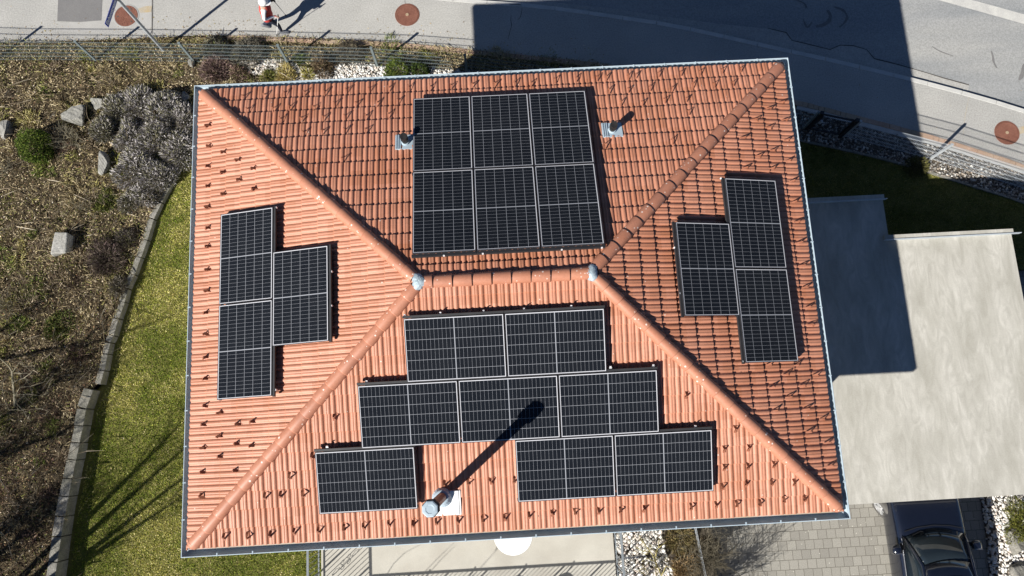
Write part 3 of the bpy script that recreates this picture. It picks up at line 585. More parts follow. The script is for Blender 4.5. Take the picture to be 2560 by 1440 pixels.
# ridge and hip caps
def cap_row(name, a, b, pitch=.348, r=.112, start_dome=True):
    d = (b - a); L = d.length; d.normalize(); sd = d.cross(Vector((0, 0, 1))).normalized(); up = sd.cross(d).normalized(); mb = MB(); n = 12
    def arc(p, rr, k=1.0): return [p + sd * math.cos(t) * rr * 1.08 + up * math.sin(t) * rr * k for t in [R(-14 + 208 * i / n) for i in range(n + 1)]]
    N = int(math.ceil(L / pitch)); rg = random.Random(int(abs(a.x * 100) + abs(a.y * 10)))
    for i in range(N):
        s0 = i * pitch; s1 = min(s0 + pitch + .035, L + .02); j = Vector((0, 0, rg.uniform(-.003, .003))) + sd * rg.uniform(-.005, .005)
        p0, p1 = a + d * s0 + up * .010 + j, a + d * s1 - up * .004 + j; k = 1.0
        o0, o1, i0 = arc(p0, r, k), arc(p1, r * .90, k), arc(p0 + d * .004, r - .013, k)
        o05 = arc(p0 + d * .012, r + .003, k); m = n + 1
        mb.add(i0 + o0 + o05 + o1, [(q * m + t, q * m + t + 1, (q + 1) * m + t + 1, (q + 1) * m + t) for q in range(3) for t in range(n)])
    if start_dome:
        secs = []
        for q in range(6):
            t = R(90 * q / 5); p = a - d * (r * .95 * math.sin(t)) + up * .010; secs.append(arc(p, max(r * math.cos(t), .004)))
        m = n + 1; mb.add([p for s in secs for p in s], [(q * m + t, (q + 1) * m + t, (q + 1) * m + t + 1, q * m + t + 1) for q in range(5) for t in range(n)])
    return mb.build(name, M['cap'], house, smooth=True)
zr = ZR + HY * math.tan(PIT)
def hip_pt(sx, sy, d): return Vector((sx * (HX - d), sy * (HY - d), ZR + d * math.tan(PIT) + .022))
for sx, sy in ((-1, -1), (1, -1), (1, 1), (-1, 1)): cap_row('hip_cap_row', hip_pt(sx, sy, .245), hip_pt(sx, sy, HY - .10))
cap_row('ridge_cap_row', Vector((rx - .02, 0, zr + .03)), Vector((-rx + .02, 0, zr + .03)), start_dome=False)
for sx in (-1, 1):
    bm = bmesh.new(); bmesh.ops.create_icosphere(bm, subdivisions=4, radius=1.0); nz = random.Random(3 + sx)
    for q in bm.verts:
        p = q.co.copy(); a = math.atan2(p.y, p.x); lobe = 1 + .16 * math.cos(3 * (a if sx < 0 else a + math.pi)) + .03 * math.sin(9 * a + p.z * 4); wr = .006 * math.sin(23 * p.x + 9 * p.y) + .005 * math.sin(17 * p.y - 11 * p.x)
        q.co = Vector((p.x * .150 * lobe, p.y * .150 * lobe, max(p.z, -.2) * .125 + wr))
    me = bpy.data.meshes.new('lead_cap'); bm.to_mesh(me); bm.free(); me.polygons.foreach_set('use_smooth', [True] * len(me.polygons))
    o_ = link('lead_cap', me, M['lead'], house); o_.location = (sx * (rx - .0), 0, zr + .035)
# gutters, mitred at the corners
def gutter(k):
    mb = MB(); prof = []; rr = .078
    prof.append((0, E0)); inn0 = [(.1505, E0 - .01)]
    for i in range(11): t = math.pi * i / 10; prof.append((.078 - rr * math.cos(t), E0 - .055 - rr * math.sin(t) * .95))
    prof.append((.156, E0 - .01))
    inn = inn0 + [(.078 - (rr - .005) * math.cos(math.pi * i / 10), E0 - .055 - (rr - .005) * math.sin(math.pi * i / 10) * .95) for i in range(10, -1, -1)] + [(.005, E0)]
    bead = [(.012, E0 - .004), (.014, E0 + .005), (.008, E0 + .011), (0, E0 + .011), (-.006, E0 + .005), (-.005, E0 - .004)]
    def P(i, z, e):
        x, y = HX - i, HY - i; return {'S': ((-x, x)[e], -y, z), 'N': ((x, -x)[e], y, z), 'E': (x, (-y, y)[e], z), 'W': (-x, (y, -y)[e], z)}[k]
    for loop in (prof + inn, bead): mb.loft([[P(i, z, 0) for i, z in loop], [P(i, z, 1) for i, z in loop]], caps=False)
    L = 2 * (HX if k in 'SN' else HY); n = int(L / .62)
    for q in range(1, n):
        t = -L / 2 + q * L / n; c = {'S': (t, -HY + .018, E0 + .008), 'N': (t, HY - .018, E0 + .008), 'E': (HX - .018, t, E0 + .008), 'W': (-HX + .018, t, E0 + .008)}[k]
        mb.box(c, (.022, .055, .012) if k in 'SN' else (.055, .022, .012))
    return mb.build('gutter', M['zinc'], house)
for k in 'SNEW': gutter(k)
def eave_flash(k):
    mb = MB()
    def P(i, z, e):
        x, y = HX - i, HY - i; return Vector({'S': ((-x, x)[e], -y, z), 'N': ((x, -x)[e], y, z), 'E': (x, (-y, y)[e], z), 'W': (-x, (y, -y)[e], z)}[k])
    mb.loft([[P(i, z, e) for i, z in (((.126, E0 - .06), (.126, E0 - .006), (.20, E0 + .004), (.20, E0 - .06)) if k == 'S' else ((.098, E0 - .06), (.098, E0 - .016), (.16, E0 - .004), (.16, E0 - .06)))] for e in (0, 1)]); return mb.build('eave_flashing', M['trim'] if k == 'S' else M['zinc_in'], house)
for k in 'SNEW': eave_flash(k)
# snow guards: bent straps standing on the tiles
GUARDS = {'N': [(607, 244), (660, 241), (710, 236), (760, 234), (810, 234), (865, 227), (922, 225), (971, 224), (1021, 222), (1075, 221), (1127, 217), (1181, 214), (1236, 212), (1286, 211), (1327, 211), (1387, 202), (1440, 199), (1492, 197), (1515, 196), (1570, 194), (1590, 191), (1647, 187), (1702, 185), (1750, 182), (1805, 178), (1852, 175), (617, 277), (682, 275), (722, 271), (782, 272), (835, 262), (890, 261), (942, 261), (994, 255), (700, 302), (752, 299), (807, 297), (861, 294), (914, 294), (970, 290), (757, 335), (805, 331), (860, 330), (914, 327), (855, 400), (1522, 229), (1571, 226), (1625, 222), (1680, 224), (1732, 215), (1785, 213), (1832, 210), (1552, 259), (1606, 259), (1662, 252), (1717, 250), (1721, 282), (1681, 355), (1512, 366)],
 'E': [(1952, 256), (1960, 301), (1922, 320), (1921, 272), (1966, 350), (1931, 377), (1971, 401), (1929, 421), (1980, 452), (1986, 504), (1991, 555), (1894, 391), (1862, 420), (1997, 606), (2004, 664), (2011, 719), (2020, 768), (2026, 813), (1921, 913), (1991, 913), (1965, 937), (1929, 968), (2007, 965), (1970, 993), (1938, 1026), (2014, 1023), (2038, 940), (2055, 1050), (2067, 1107), (2075, 1165), (2021, 1081), (1888, 300), (1855, 345)],
 'W': [(522, 314), (524, 365), (560, 380), (597, 400), (521, 415), (559, 431), (635, 421), (599, 449), (521, 465), (560, 485), (637, 472), (521, 517), (521, 570), (521, 616), (520, 674), (520, 727), (516, 782), (516, 835), (515, 894), (514, 947), (514, 1015), (552, 1032), (510, 1062), (596, 1060), (632, 1055), (551, 1091), (592, 1110), (510, 1120), (631, 1115), (551, 1142), (507, 1181), (589, 1177), (506, 1240)],
 'S': [(779, 1137), (724, 1187), (757, 1232), (701, 1234), (735, 1327), (796, 1324), (859, 1317), (909, 1314), (972, 1307), (1031, 1307), (1090, 1302), (1144, 1300), (1206, 1296), (1262, 1292), (1322, 1286), (1111, 1207), (1170, 1202), (1227, 1200), (1285, 1197), (1437, 1276), (1496, 1275), (1550, 1272), (1609, 1270), (1727, 1264), (1790, 1260), (1841, 1257), (1899, 1255), (1959, 1246), (2011, 1244), (1810, 1120), (1871, 1117), (1810, 1166), (1869, 1164), (1934, 1159), (1806, 1214), (1865, 1207), (1929, 1204), (1985, 1204), (560, 1340), (619, 1337), (675, 1333), (1380, 1280), (835, 1040), (1715, 985), (1838, 1070), (662, 1238)]}
def guard_mb(mb=None, o=(0, 0, 0), tilt=0.0, T=None, wd=.025):
    mb = mb or MB(); h = .095; T = T or Matrix.Identity(4); base = len(mb.v)
    pts = [(0, -.062, .004), (0, -.030, .008), (0, -.004 + tilt, h), (0, .010 + tilt, h + .002), (0, .050, .045), (0, .078, .003)]
    secs = []
    for i, p in enumerate(pts):
        a = Vector(pts[max(i - 1, 0)]); b = Vector(pts[min(i + 1, len(pts) - 1)]); d = (b - a).normalized(); nr = Vector((0, -d.z, d.y)) * .003; k = wd * (.6 if i in (2, 3) else 1)
        secs.append([T @ (Vector(o) + Vector(p) + Vector((x, 0, 0)) + q) for x, q in ((-k, -nr), (k, -nr), (k, nr), (-k, nr))])
    return mb.loft(secs)
gmesh = [guard_mb(tilt=t).build('snow_guard', M['guard'], None) for t in (0.0, .018, -.02)]
gdata = [g.data for g in gmesh]; gthin = [guard_mb(tilt=t, wd=.013).build('snow_guard', M['guard'], None) for t in (0.0, .018, -.02)]; gmesh += gthin; gthin = [g.data for g in gthin]
for g in gmesh: bpy.data.objects.remove(g)
rest = MB(); cnt = 0
for k in 'SWEN':
    inv = frame_m(k).inverted()
    for px, py in GUARDS[k]:
        p = inv @ on_slope(k, px, py, .075); yaw = Matrix.Rotation(random.gauss(0, .10), 4, 'Z')
        if cnt < 100:
            o_ = bpy.data.objects.new('snow_guard', random.choice(gdata if k in 'SW' else gthin)); COL.objects.link(o_); o_.parent = SLOPE[k]; o_.location = (p.x, p.y - .03, .054); o_.rotation_euler = (0, 0, random.gauss(0, .12)); cnt += 1
        else:
            guard_mb(rest, wd=.013, tilt=random.choice((0.0, .018, -.02)), T=frame_m(k) @ Matrix.Translation((p.x, p.y - .03, .054)) @ yaw)
tag(rest.build('snow_guard', M['guard'], house), kind='stuff')
# vent pipes on the north slope
nN = FR['N'][1].cross(FR['N'][2])
def vent(px, py, h, lab):
    b = on_slope('N', px, py, .05); t = b + Vector((0, 0, h))
    mb = MB(); mb.tube([b, b + Vector((0, 0, h * .55))], [.062, .058], 16); mb.tube([b + Vector((0, 0, h * .52)), t - Vector((0, 0, .03))], .068, 16); 
    for q in (.58, .68, .78, .9): mb.tube([b + Vector((0, 0, h * q - .006)), b + Vector((0, 0, h * q + .006))], .075, 16)
    mb.tube([t - Vector((0, 0, .035)), t, t - Vector((0, 0, .004)), t - Vector((0, 0, .05))], [.076, .072, .058, .056], 16, caps=False); o_ = mb.build('vent_pipe', M['vent'], house); o_['label'] = lab
    m = frame_m('N'); q = m.inverted() @ b; f = MB()
    f.add([m @ Vector((q.x + x, q.y + y, z)) for z in (.03, .068) for x, y in ((-.20, -.17), (.20, -.17), (.20, .17), (-.20, .17))], [(3, 2, 1, 0), (4, 5, 6, 7), (0, 1, 5, 4), (1, 2, 6, 5), (2, 3, 7, 6), (3, 0, 4, 7)])
    for x in (.10, .14, .18): f.bar(m @ Vector((q.x + x, q.y - .17, .075)), m @ Vector((q.x + x, q.y + .17, .075)), .02, .018)
    f.tube([b - nN * .01, b + Vector((0, 0, .07))], [.095, .07], 16); f.build('flashing', M['zinc'], o_)
vent(1014, 356, .31, 'black vent pipe at the left edge of the large panel block')
vent(1530, 326, .29, 'black vent pipe right of the large panel block with its shadow on the tiles')
# chimney flue
ct = Vector((-1.344, -3.788, E0 + 2.459)); cb = Vector((ct.x, ct.y, ZR + (HY + ct.y) * math.tan(PIT)))
mb = MB(); mb.lathe([(.089, 0), (.089, ct.z - cb.z - .28)], cb, 8, ph=R(22.5)); ch = mb.build('chimney', M['rust_pipe'], house); ch['label'] = 'slender brown flue with an octagonal pale cap'
mb = MB(); hz = ct.z - .30
mb.lathe([(.10, 0), (.135, .03), (.135, .05)], (ct.x, ct.y, hz), 8, ph=R(22.5))
for q in range(4): mb.lathe([(.118, 0), (.142, -.02), (.142, -.012), (.118, .012)], (ct.x, ct.y, hz + .09 + q * .045), 8, ph=R(22.5))
mb.lathe([(.105, .03), (.105, .27)], (ct.x, ct.y, hz), 8, ph=R(22.5)); mb.build('cowl', M['vent'], ch)
mb = MB(); mb.lathe([(.112, -.02), (.128, -.012), (.128, .006), (.112, .014), (.075, .018), (.06, .012)], ct, 8, ph=R(22.5)); mb.build('chimney_cap', M['zinc'], ch)
mb = MB(); mb.lathe([(.20, -.06), (.19, .05), (.15, .13), (.125, .19), (.105, .20)], cb, 20); mb.build('collar', M['zinc'], ch)
m = frame_m('S'); q = m.inverted() @ cb; mb = MB()
mb.add([m @ Vector((q.x + x, q.y + y, z)) for z in (.03, .072) for x, y in ((-.14, -.33), (.33, -.33), (.33, .12), (-.14, .12))], [(3, 2, 1, 0), (4, 5, 6, 7), (0, 1, 5, 4), (1, 2, 6, 5), (2, 3, 7, 6), (3, 0, 4, 7)])
mb.bar(m @ Vector((q.x + .27, q.y - .33, .074)), m @ Vector((q.x + .27, q.y + .12, .074)), .05, .02); mb.build('flashing', M['flash_white'], ch)

# ------------------------------------------------------------------ solar panels
PW, PL, PT, POFF = 1.134, 1.762, .032, .16 + .045 * c_
M['frame'] = mat('black_frame', (.03, .03, .034), (.045, .045, .05), 5, 0.4, 0.5)
def panel_parts():
    fr = MB(); b = .011
    for x in (-1, 1): fr.box((x * (PW / 2 - b / 2), 0, -PT / 2), (b, PL - 2 * b, PT))
    for y in (-1, 1): fr.box((0, y * (PL / 2 - b / 2), -PT / 2), (PW, b, PT))
    f = fr.build('frame', M['frame'], None); g = MB(); g.box((0, 0, -.009), (PW - 2 * b, PL - 2 * b, .012)); c = g.build('cells', M['cells'], None)
    rs = [MB().box((-PW / 2 - .028, 0, -.040), (.045, PL + .03, .045)).build('mounting_rail', M['black_rail'], None), MB().box((PW / 2 - .03, 0, -.058), (.045, PL + .02, .04)).build('mounting_rail', M['black_rail'], None)]
    rn = [MB().box((0, PL / 2 + .035, -.045), (PW + .03, .05, .05)).build('mounting_rail', M['black_rail'], None), MB().box((0, -PL / 2 + .3, -.060), (PW + .02, .045, .045)).build('mounting_rail', M['black_rail'], None)]
    ds = [q.data for q in [f, c] + rs + rn]; [bpy.data.objects.remove(q) for q in [f, c] + rs + rn]; return ds
PD = panel_parts(); PANELS = []
def panel(k, p, long_up, label, group):       # p: world centre of the top face
    o, u, v, _, _ = FR[k]; n = u.cross(v); ya = v if long_up else u; xa = ya.cross(n)
    r = empty('solar_panel', (0, 0, 0), 0, label, 'solar panel', group); m = Matrix((xa, ya, n)).transposed().to_4x4(); m.translation = p; r.matrix_world = m
    for nm, d in zip(('frame', 'cells', 'mounting_rail', 'mounting_rail'), PD[:2] + (PD[4:6] if long_up else PD[2:4])):
        c = bpy.data.objects.new(nm, d); COL.objects.link(c); c.parent = r
    PANELS.append((r, m)); return r
def pos(k, along, d):                         # along: world x (S, N) or y (W, E); d: slope distance from the gutter rim
    o, u, v, _, _ = FR[k]; n = u.cross(v); q = o + v * d + n * POFF
    if k in 'SN': q.x = along
    else: q.y = along
    return q
G_ = .02; GRP = 'solar panels on the tiled roof'
NM = [['lower left', 'lower middle', 'lower right'], ['upper left', 'upper middle', 'upper right']]
NL = [['upright panel in the block of six, at its corner nearest the left vent pipe', 'upright panel in the block of six, outer row nearest the street, middle', 'upright panel in the block of six, at its corner nearest the right vent pipe'],
      ['upright panel in the block of six, inner row by the ridge, at the left', 'upright panel in the block of six, inner row by the ridge, middle', 'upright panel in the block of six, inner row touching the speckled right hip']]
for r_ in range(2):
    for c in range(3): panel('N', pos('N', -1.632 + PW / 2 + c * (PW + G_), .764 + PL / 2 + r_ * (PL + G_)), True, NL[r_][c], GRP)
for u0, v0, n, labs in ((-1.827, 3.035, 2, ['panel lying crosswise just below the ridge, left of the pair', 'panel lying crosswise just below the ridge, right of the pair']),
                        (-2.709, 1.884, 3, ['left panel of the crosswise row of three', 'middle panel of the row of three, crossed by the flue shadow tip', 'right panel of the crosswise row of three']),
                        (-3.546, .729, 1, ['lone panel beside the flue near the front gutter']),
                        (.024, .742, 2, ['left of two panels right of the flue shadow near the front gutter', 'right of two panels near the front gutter, closest to the carport corner'])):
    for i in range(n): panel('S', pos('S', u0 + PL / 2 + i * (PL + G_), v0 + PW / 2), False, labs[i], GRP)
for k, y0, v0, n, labs in (('W', 1.716, .809, 2, ['far panel of the column along the garden side gutter', 'near panel of the column along the garden side gutter']), ('W', .833, 1.954, 1, ['single stepped panel between the garden side column and the ridge end']),
                           ('E', 1.846, .812, 2, ['far panel of the column along the carport side gutter', 'near panel of the column along the carport side gutter']), ('E', .941, 1.960, 1, ['single stepped panel between the carport side column and the ridge end'])):
    for i in range(n): panel(k, pos(k, y0 - PL / 2 - i * (PL + G_), v0 + PW / 2), False, labs[i], GRP)
hk = MB(); hk.box((0, 0, 0), (.05, .03, .012)); hk.box((.022, 0, .02), (.008, .03, .05)); hk.box((-.01, .0, .012), (.02, .045, .012)); h0 = hk.build('roof_hook', M['alu'], None); HD = h0.data; bpy.data.objects.remove(h0)
for k, pts in (('S', [(1012, 789), (1101, 783), (1209, 778), (1310, 773), (1428, 766), (917, 954), (1526, 918), (1633, 914), (818, 1117), (1738, 1066)]), ('N', [(1110, 638), (1207, 633), (1404, 623), (1504, 618)]), ('W', [(691, 520), (829, 680), (829, 765), (690, 975)]), ('E', [(1803, 447), (1687, 620), (1700, 734), (1857, 904)])):
    o, u, v, _, _ = FR[k]; n = u.cross(v)
    for px, py in pts:
        p = on_slope(k, px, py, .145); r, m = min(PANELS, key=lambda q: (q[1].translation - p).length)
        q = bpy.data.objects.new('roof_hook', HD); COL.objects.link(q); q.parent = r
        wm = Matrix((v, -u, n)).transposed().to_4x4(); wm.translation = p; q.matrix_local = m.inverted() @ wm

# ------------------------------------------------------------------ retaining wall of stone blocks
rw = empty('retaining_wall', (WALL2[0].x, WALL2[0].y, -.3), 0, 'low wall of grey stone blocks between the leafy garden and the lawn', 'stone wall')
def wall_run(line, top, wid, parent):
    mb = MB(); pts = resample(line, .001) if False else line; acc = []
    for a, b in zip(line, line[1:]):
        d = (b - a); L = d.length; n = max(1, round(L / .46))
        for i in range(n): acc.append((a.lerp(b, i / n), a.lerp(b, (i + 1) / n)))
    for i, (a, b) in enumerate(acc):
        d = (b - a).normalized(); nr = Vector((d.y, -d.x, 0)); nr = nr if nr.x > 0 else -nr        # towards the lawn
        a2, b2 = a + d * random.uniform(.006, .014), b - d * random.uniform(.006, .014); zt = top + random.uniform(-.012, .015); zb = lawn_z(a.x, a.y) - .08
        wj = wid * random.uniform(.93, 1.08)
        A = [a2 - nr * wj, a2, b2, b2 - nr * wj]; lean = nr * .008 + nr * random.uniform(-.008, .008)
        top_ = [Vector((p.x, p.y, zt + random.uniform(-.006, .006))) for p in A]; mid = [Vector((p.x, p.y, (zt + zb) / 2 + .02)) + (lean * .6 if k in (1, 2) else Vector()) for k, p in enumerate(A)]; bot = [Vector((p.x, p.y, zb)) + (lean if k in (1, 2) else Vector()) for k, p in enumerate(A)]
        mb.add(bot + mid + top_, [(8, 9, 10, 11)] + [(r * 4 + k, r * 4 + (k + 1) % 4, (r + 1) * 4 + (k + 1) % 4, (r + 1) * 4 + k) for r in (0, 1) for k in range(4)])
    o = mb.build('stone_course', M['block'], parent, bevel=.012); o.location = -Vector(parent.location); return o
wall_run(WALL1, .035, .15, rw); wall_run(WALL2, .115, .235, rw)

# ------------------------------------------------------------------ fences
FH = 1.0
def mesh_panel(a, b, h, parent, z0=.02, m='anthracite'):
    mb = MB(); d = Vector((b.x - a.x, b.y - a.y, 0)); L = d.length; d.normalize(); nr = Vector((-d.y, d.x, 0)); A = Vector((a.x, a.y, 0))
    nz = max(2, int(round((h - .03) / .2)))
    for i in range(nz + 1):
        z = z0 + .02 + i * (h - .05) / nz
        for s in (-1, 1): mb.bar(A + nr * s * .007 + Vector((0, 0, z)), A + d * L + nr * s * .007 + Vector((0, 0, z)), .005)
    n = int(L / .05)
    for i in range(1, n): p = A + d * (L * i / n); mb.bar(p + Vector((0, 0, z0)), p + Vector((0, 0, z0 + h)), .0026 if m != 'galv' else .0048)
    o = mb.build('mesh_panel', M[m], parent); o.location = -Vector(parent.location); return o
def fence_post(p, h, parent, d, m='anthracite', w_=(.06, .042)):
    mb = MB(); mb.box((p.x, p.y, h / 2 - .05), (w_[0], w_[1], h + .1), math.atan2(d.y, d.x)); mb.box((p.x, p.y, h + .004), (w_[0] + .008, w_[1] + .008, .012), math.atan2(d.y, d.x))
    o = mb.build('post', M[m], parent); o.location = -Vector(parent.location); return o
def fence(px, lab, m='anthracite'):
    P = W(px); f = empty('mesh_fence', P[0], 0, lab, 'fence', 'mesh fences along the pavement')
    for i, p in enumerate(P): fence_post(p, FH + .05, f, (P[min(i + 1, len(P) - 1)] - P[max(i - 1, 0)]), m)
    for a, b in zip(P, P[1:]): mesh_panel(a, b, FH, f, m=m)
    return f
fence([(-250, 142), (-6, 150), (240, 151), (487, 155), (722, 160), (944, 166), (1167, 183), (1395, 214), (1640, 254)], 'long dark green mesh fence beside the garden and the sunlit pavement')
fence([(2108, 341), (2325, 397), (2560, 472), (2790, 570)], 'grey mesh fence at the right, over the shaded gravel', 'galv')
fence([(1790, 280), (1905, 300), (2008, 321)], 'short dark mesh fence run close to the roof corner in the shade')
ga, gb = at(2014, 322), at(2102, 340); gt = empty('garden_gate', ga, math.atan2((gb - ga).y, (gb - ga).x), 'dark mesh gate between two stout posts in the house shadow', 'gate'); L = (gb - ga).length
for x in (.02, L - .02): MB().box((x, 0, .52), (.09, .09, 1.14)).build('post', M['black_rail'], gt)
mb = MB()
for a, b in (((.08, 0, .08), (L - .08, 0, .08)), ((.08, 0, 1.0), (L - .08, 0, 1.0)), ((.08, 0, .08), (.08, 0, 1.0)), ((L - .08, 0, .08), (L - .08, 0, 1.0))): mb.bar(a, b, .04)
mb.build('gate_frame', M['black_rail'], gt); mb = MB()
for i in range(1, 18): mb.bar((.08 + (L - .16) * i / 18, 0, .1), (.08 + (L - .16) * i / 18, 0, .98), .006)
for z in (.3, .5, .7, .85): mb.bar((.1, 0, z), (L - .1, 0, z), .008)
mb.build('gate_mesh', M['black_rail'], gt); mb = MB(); mb.box((.17, -.03, .62), (.06, .05, .16)); mb.bar((.14, -.06, .66), (.27, -.06, .66), .016); mb.build('lock', M['galv'], gt)
# thin wire fence over the gravel bed beside the terrace
a, b = at(1722, 1300, BED_Z), at(1757, 1470, BED_Z); wf = empty('wire_fence', a, 0, 'thin two strand wire fence crossing the brown shrub bed by the driveway', 'fence')
for p in (a, a.lerp(b, .5), b): q = MB().tube([p + Vector((0, 0, -.1)), p + Vector((0, 0, .62))], .014, 8).build('post', M['galv'], wf); q.location = -a
for z in (.42, .50, .60): q = MB().tube([a + Vector((.01, 0, z)), b + Vector((.01, 0, z))], .006, 6).build('wire', M['galv'], wf); q.location = -a

# ------------------------------------------------------------------ street name sign
sp = at(408, 125, 0); ss = empty('street_sign', sp, 0, 'blue street name sign reading Eichenstrasse on a slim grey pole', 'street sign')
mb = MB(); mb.tube([(0, 0, -.2), (0, 0, 2.86)], .042, 14); mb.tube([(0, 0, 2.86), (0, 0, 2.875)], [.044, .03], 14); mb.tube([(0, 0, .0), (0, 0, .05)], [.06, .046], 14); mb.build('pole', M['galv'], ss)
sd = Vector((-.25, -.97, 0)).normalized(); ang = math.atan2(-sd.y, -sd.x)
SM = Matrix.Rotation(ang, 3, 'Z'); cz = 2.60; SL, SH = .74, .175
mb = MB(); mb.box(sd * (.045 + SL / 2) + Vector((0, 0, cz)), (SL, .006, SH), ang); pl = mb.build('sign_plate', M['sign_blue'], ss)
mb = MB(); ctr = sd * (.045 + SL / 2) + Vector((0, 0, cz))
for a, b in (((-SL / 2 + .012, SH / 2 - .012), (SL / 2 - .012, SH / 2 - .012)), ((-SL / 2 + .012, -SH / 2 + .012), (SL / 2 - .012, -SH / 2 + .012))):
    for s in (-1, 1): mb.bar(ctr + SM @ Vector((a[0], s * .004, a[1])), ctr + SM @ Vector((b[0], s * .004, b[1])), .004, .004)
mb.build('border', M['sign_white'], pl)
mb = MB(); [mb.box(sd * .03 + Vector((0, 0, cz + z)), (.09, .02, .025), ang) for z in (-.05, .05)]; mb.build('bracket', M['galv'], ss)
cu = bpy.data.curves.new('lettering', 'FONT'); cu.body = 'Eichenstrasse'; cu.size = .155; cu.extrude = .0015; cu.offset = .004; cu.align_x = 'CENTER'; cu.align_y = 'CENTER'; cu.shear = .12
tmp = bpy.data.objects.new('lettering', cu); COL.objects.link(tmp); bpy.context.view_layer.update()
me = bpy.data.meshes.new_from_object(tmp.evaluated_get(bpy.context.evaluated_depsgraph_get())); bpy.data.objects.remove(tmp); me.materials.clear()
wdt = max(v.co.x for v in me.vertices) - min(v.co.x for v in me.vertices); k = (SL - .06) / wdt
for s, nm in ((1, 'lettering'), (-1, 'lettering')):
    o = link(nm, me if s == 1 else me.copy(), M['sign_white'] if s == 1 else None, pl)
    # text x runs along -sd (south end first), text up is world z, facing the house on one side, the street on the other
    xa = (-sd) * s; nz = xa.cross(Vector((0, 0, 1))); mm = Matrix((xa, Vector((0, 0, 1)), nz)).transposed().to_4x4() @ Matrix.Diagonal((k, 1, 1, 1)); mm.translation = ctr + nz * .0052
    o.matrix_local = mm

# ------------------------------------------------------------------ terrace
TZ = .30
south_y = -8.0; rs_y = at(1200, 1417, TZ).y - 1.05 * (1.15 / 1.1)
tr = empty('terrace', (ter_x0, south_y, 0), 0, 'pale concrete terrace slab in front of the house', 'terrace')
ty0 = rs_y - .12
MB().box(((ter_x0 + ter_x1) / 2, (ty0 - 3.8) / 2, (TZ - .6) / 2), (ter_x1 - ter_x0, -3.8 - ty0, TZ + .6)).build('slab', M['terrace'], tr, bevel=.01).location = -Vector(tr.location)
RH = 1.13
def railing(a, b, lab, scroll=None):
    d = (b - a); L = d.length; d.normalize(); ang = math.atan2(d.y, d.x); t = empty('terrace_railing', a, ang, lab, 'railing', 'railings round the terrace')
    MB().box((L / 2, 0, RH), (L, .05, .025)).build('top_rail', M['rail_grey'], t); MB().box((L / 2, 0, .10), (L, .03, .02)).build('bottom_rail', M['rail_grey'], t)
    n = int(round(L / .118)); bm_ = None; pm = None
    for i in range(n + 1):
        x = L * i / n
        if i % 8 == 0:
            if pm is None: o = MB().box((0, 0, RH / 2 - .01), (.032, .032, RH - .01)).build('post', M['rail_grey'], t); pm = o.data
            else: o = bpy.data.objects.new('post', pm); COL.objects.link(o); o.parent = t
        else:
            if bm_ is None: o = MB().box((0, 0, RH / 2 + .05), (.012, .012, RH - .12)).build('baluster', M['rail_grey'], t); bm_ = o.data
            else: o = bpy.data.objects.new('baluster', bm_); COL.objects.link(o); o.parent = t
        o.location = (x, 0, 0)
    for x in scroll or []:
        mb = MB()
        for sx in (-1, 1):
            for sz in (-1, 1):
                pts = []
                for q in range(15): th = q / 14 * 2.2 * math.pi; rr = .058 * (1 - q / 17); pts.append((x + sx * (.062 - rr * math.cos(th)), 0, .58 + sz * (.062 + rr * math.sin(th) * 1.0)))
                mb.tube(pts, .006, 5)
        mb.tube([(x, 0, .50), (x, 0, .66)], .007, 5)
        for z in (.36, .80): mb.tube([(x, 0, z - .09), (x + .045, 0, z), (x, 0, z + .09), (x - .045, 0, z), (x, 0, z - .09)], .006, 5)
        mb.build('scroll_ornament', M['rail_grey'], t)
    return t
r0, r1 = Vector((ter_x0 - .035, -3.9, TZ)), Vector((ter_x0 - .035, rs_y, TZ))
railing(r0, r1, 'grey bar railing with scroll ornament on the lawn side of the terrace', [abs(rs_y + 3.9) * .72])
railing(r1 + Vector((.04, 0, 0)), Vector((ter_x1 + .035, rs_y, TZ)), 'long grey bar railing along the front edge of the terrace')
railing(Vector((ter_x1 + .03, rs_y + .04, TZ)), Vector((ter_x1 + .03, -3.9, TZ)), 'grey bar railing on the gravel side of the terrace')
tc_ = at(1283, 1338, TZ + .73); tb = empty('garden_table', (tc_.x, tc_.y, TZ), 0, 'round bright white table half under the roof gutter', 'table')
mb = MB(); mb.lathe([(.43, .70), (.455, .712), (.46, .725), (.452, .737), (.0, .74)], n=48); mb.build('table_top', M['white'], tb, smooth=False)
mb = MB(); mb.lathe([(.24, 0), (.24, .02), (.05, .05), (.035, .1), (.035, .70)], n=20); mb.build('pedestal', M['galv'], tb)
for px, py, lab in ((1043, 1455, 'round dark flower pot hung on the front railing, leftmost of four'), (1157, 1459, 'round dark flower pot hung on the front railing, second of four'), (1285, 1452, 'round dark flower pot hung on the front railing, third of four'), (1406, 1456, 'round dark flower pot hung on the front railing, rightmost of four')):
    g = at(px, py, TZ); k = .86 / math.tan(SUN_EL); c = Vector((g.x - math.cos(SUN_AZ) * k, rs_y - .20, TZ + .82))
    t = empty('hanging_pot', c, 0, lab, 'flower pot', 'round pots on the front railing')
    mb = MB(); mb.lathe([(.05, -.19), (.13, -.16), (.185, -.08), (.20, .02), (.19, .10), (.165, .15), (.15, .15), (.14, .11), (.0, .11)], n=28); mb.build('pot', M['stool'], t, smooth=True)
    mb = MB(); mb.bar((0, .15, .12), (0, .20, .33), .02); mb.bar((0, .19, .33), (0, .25, .33), .02); mb.build('hook', M['rail_grey'], t)

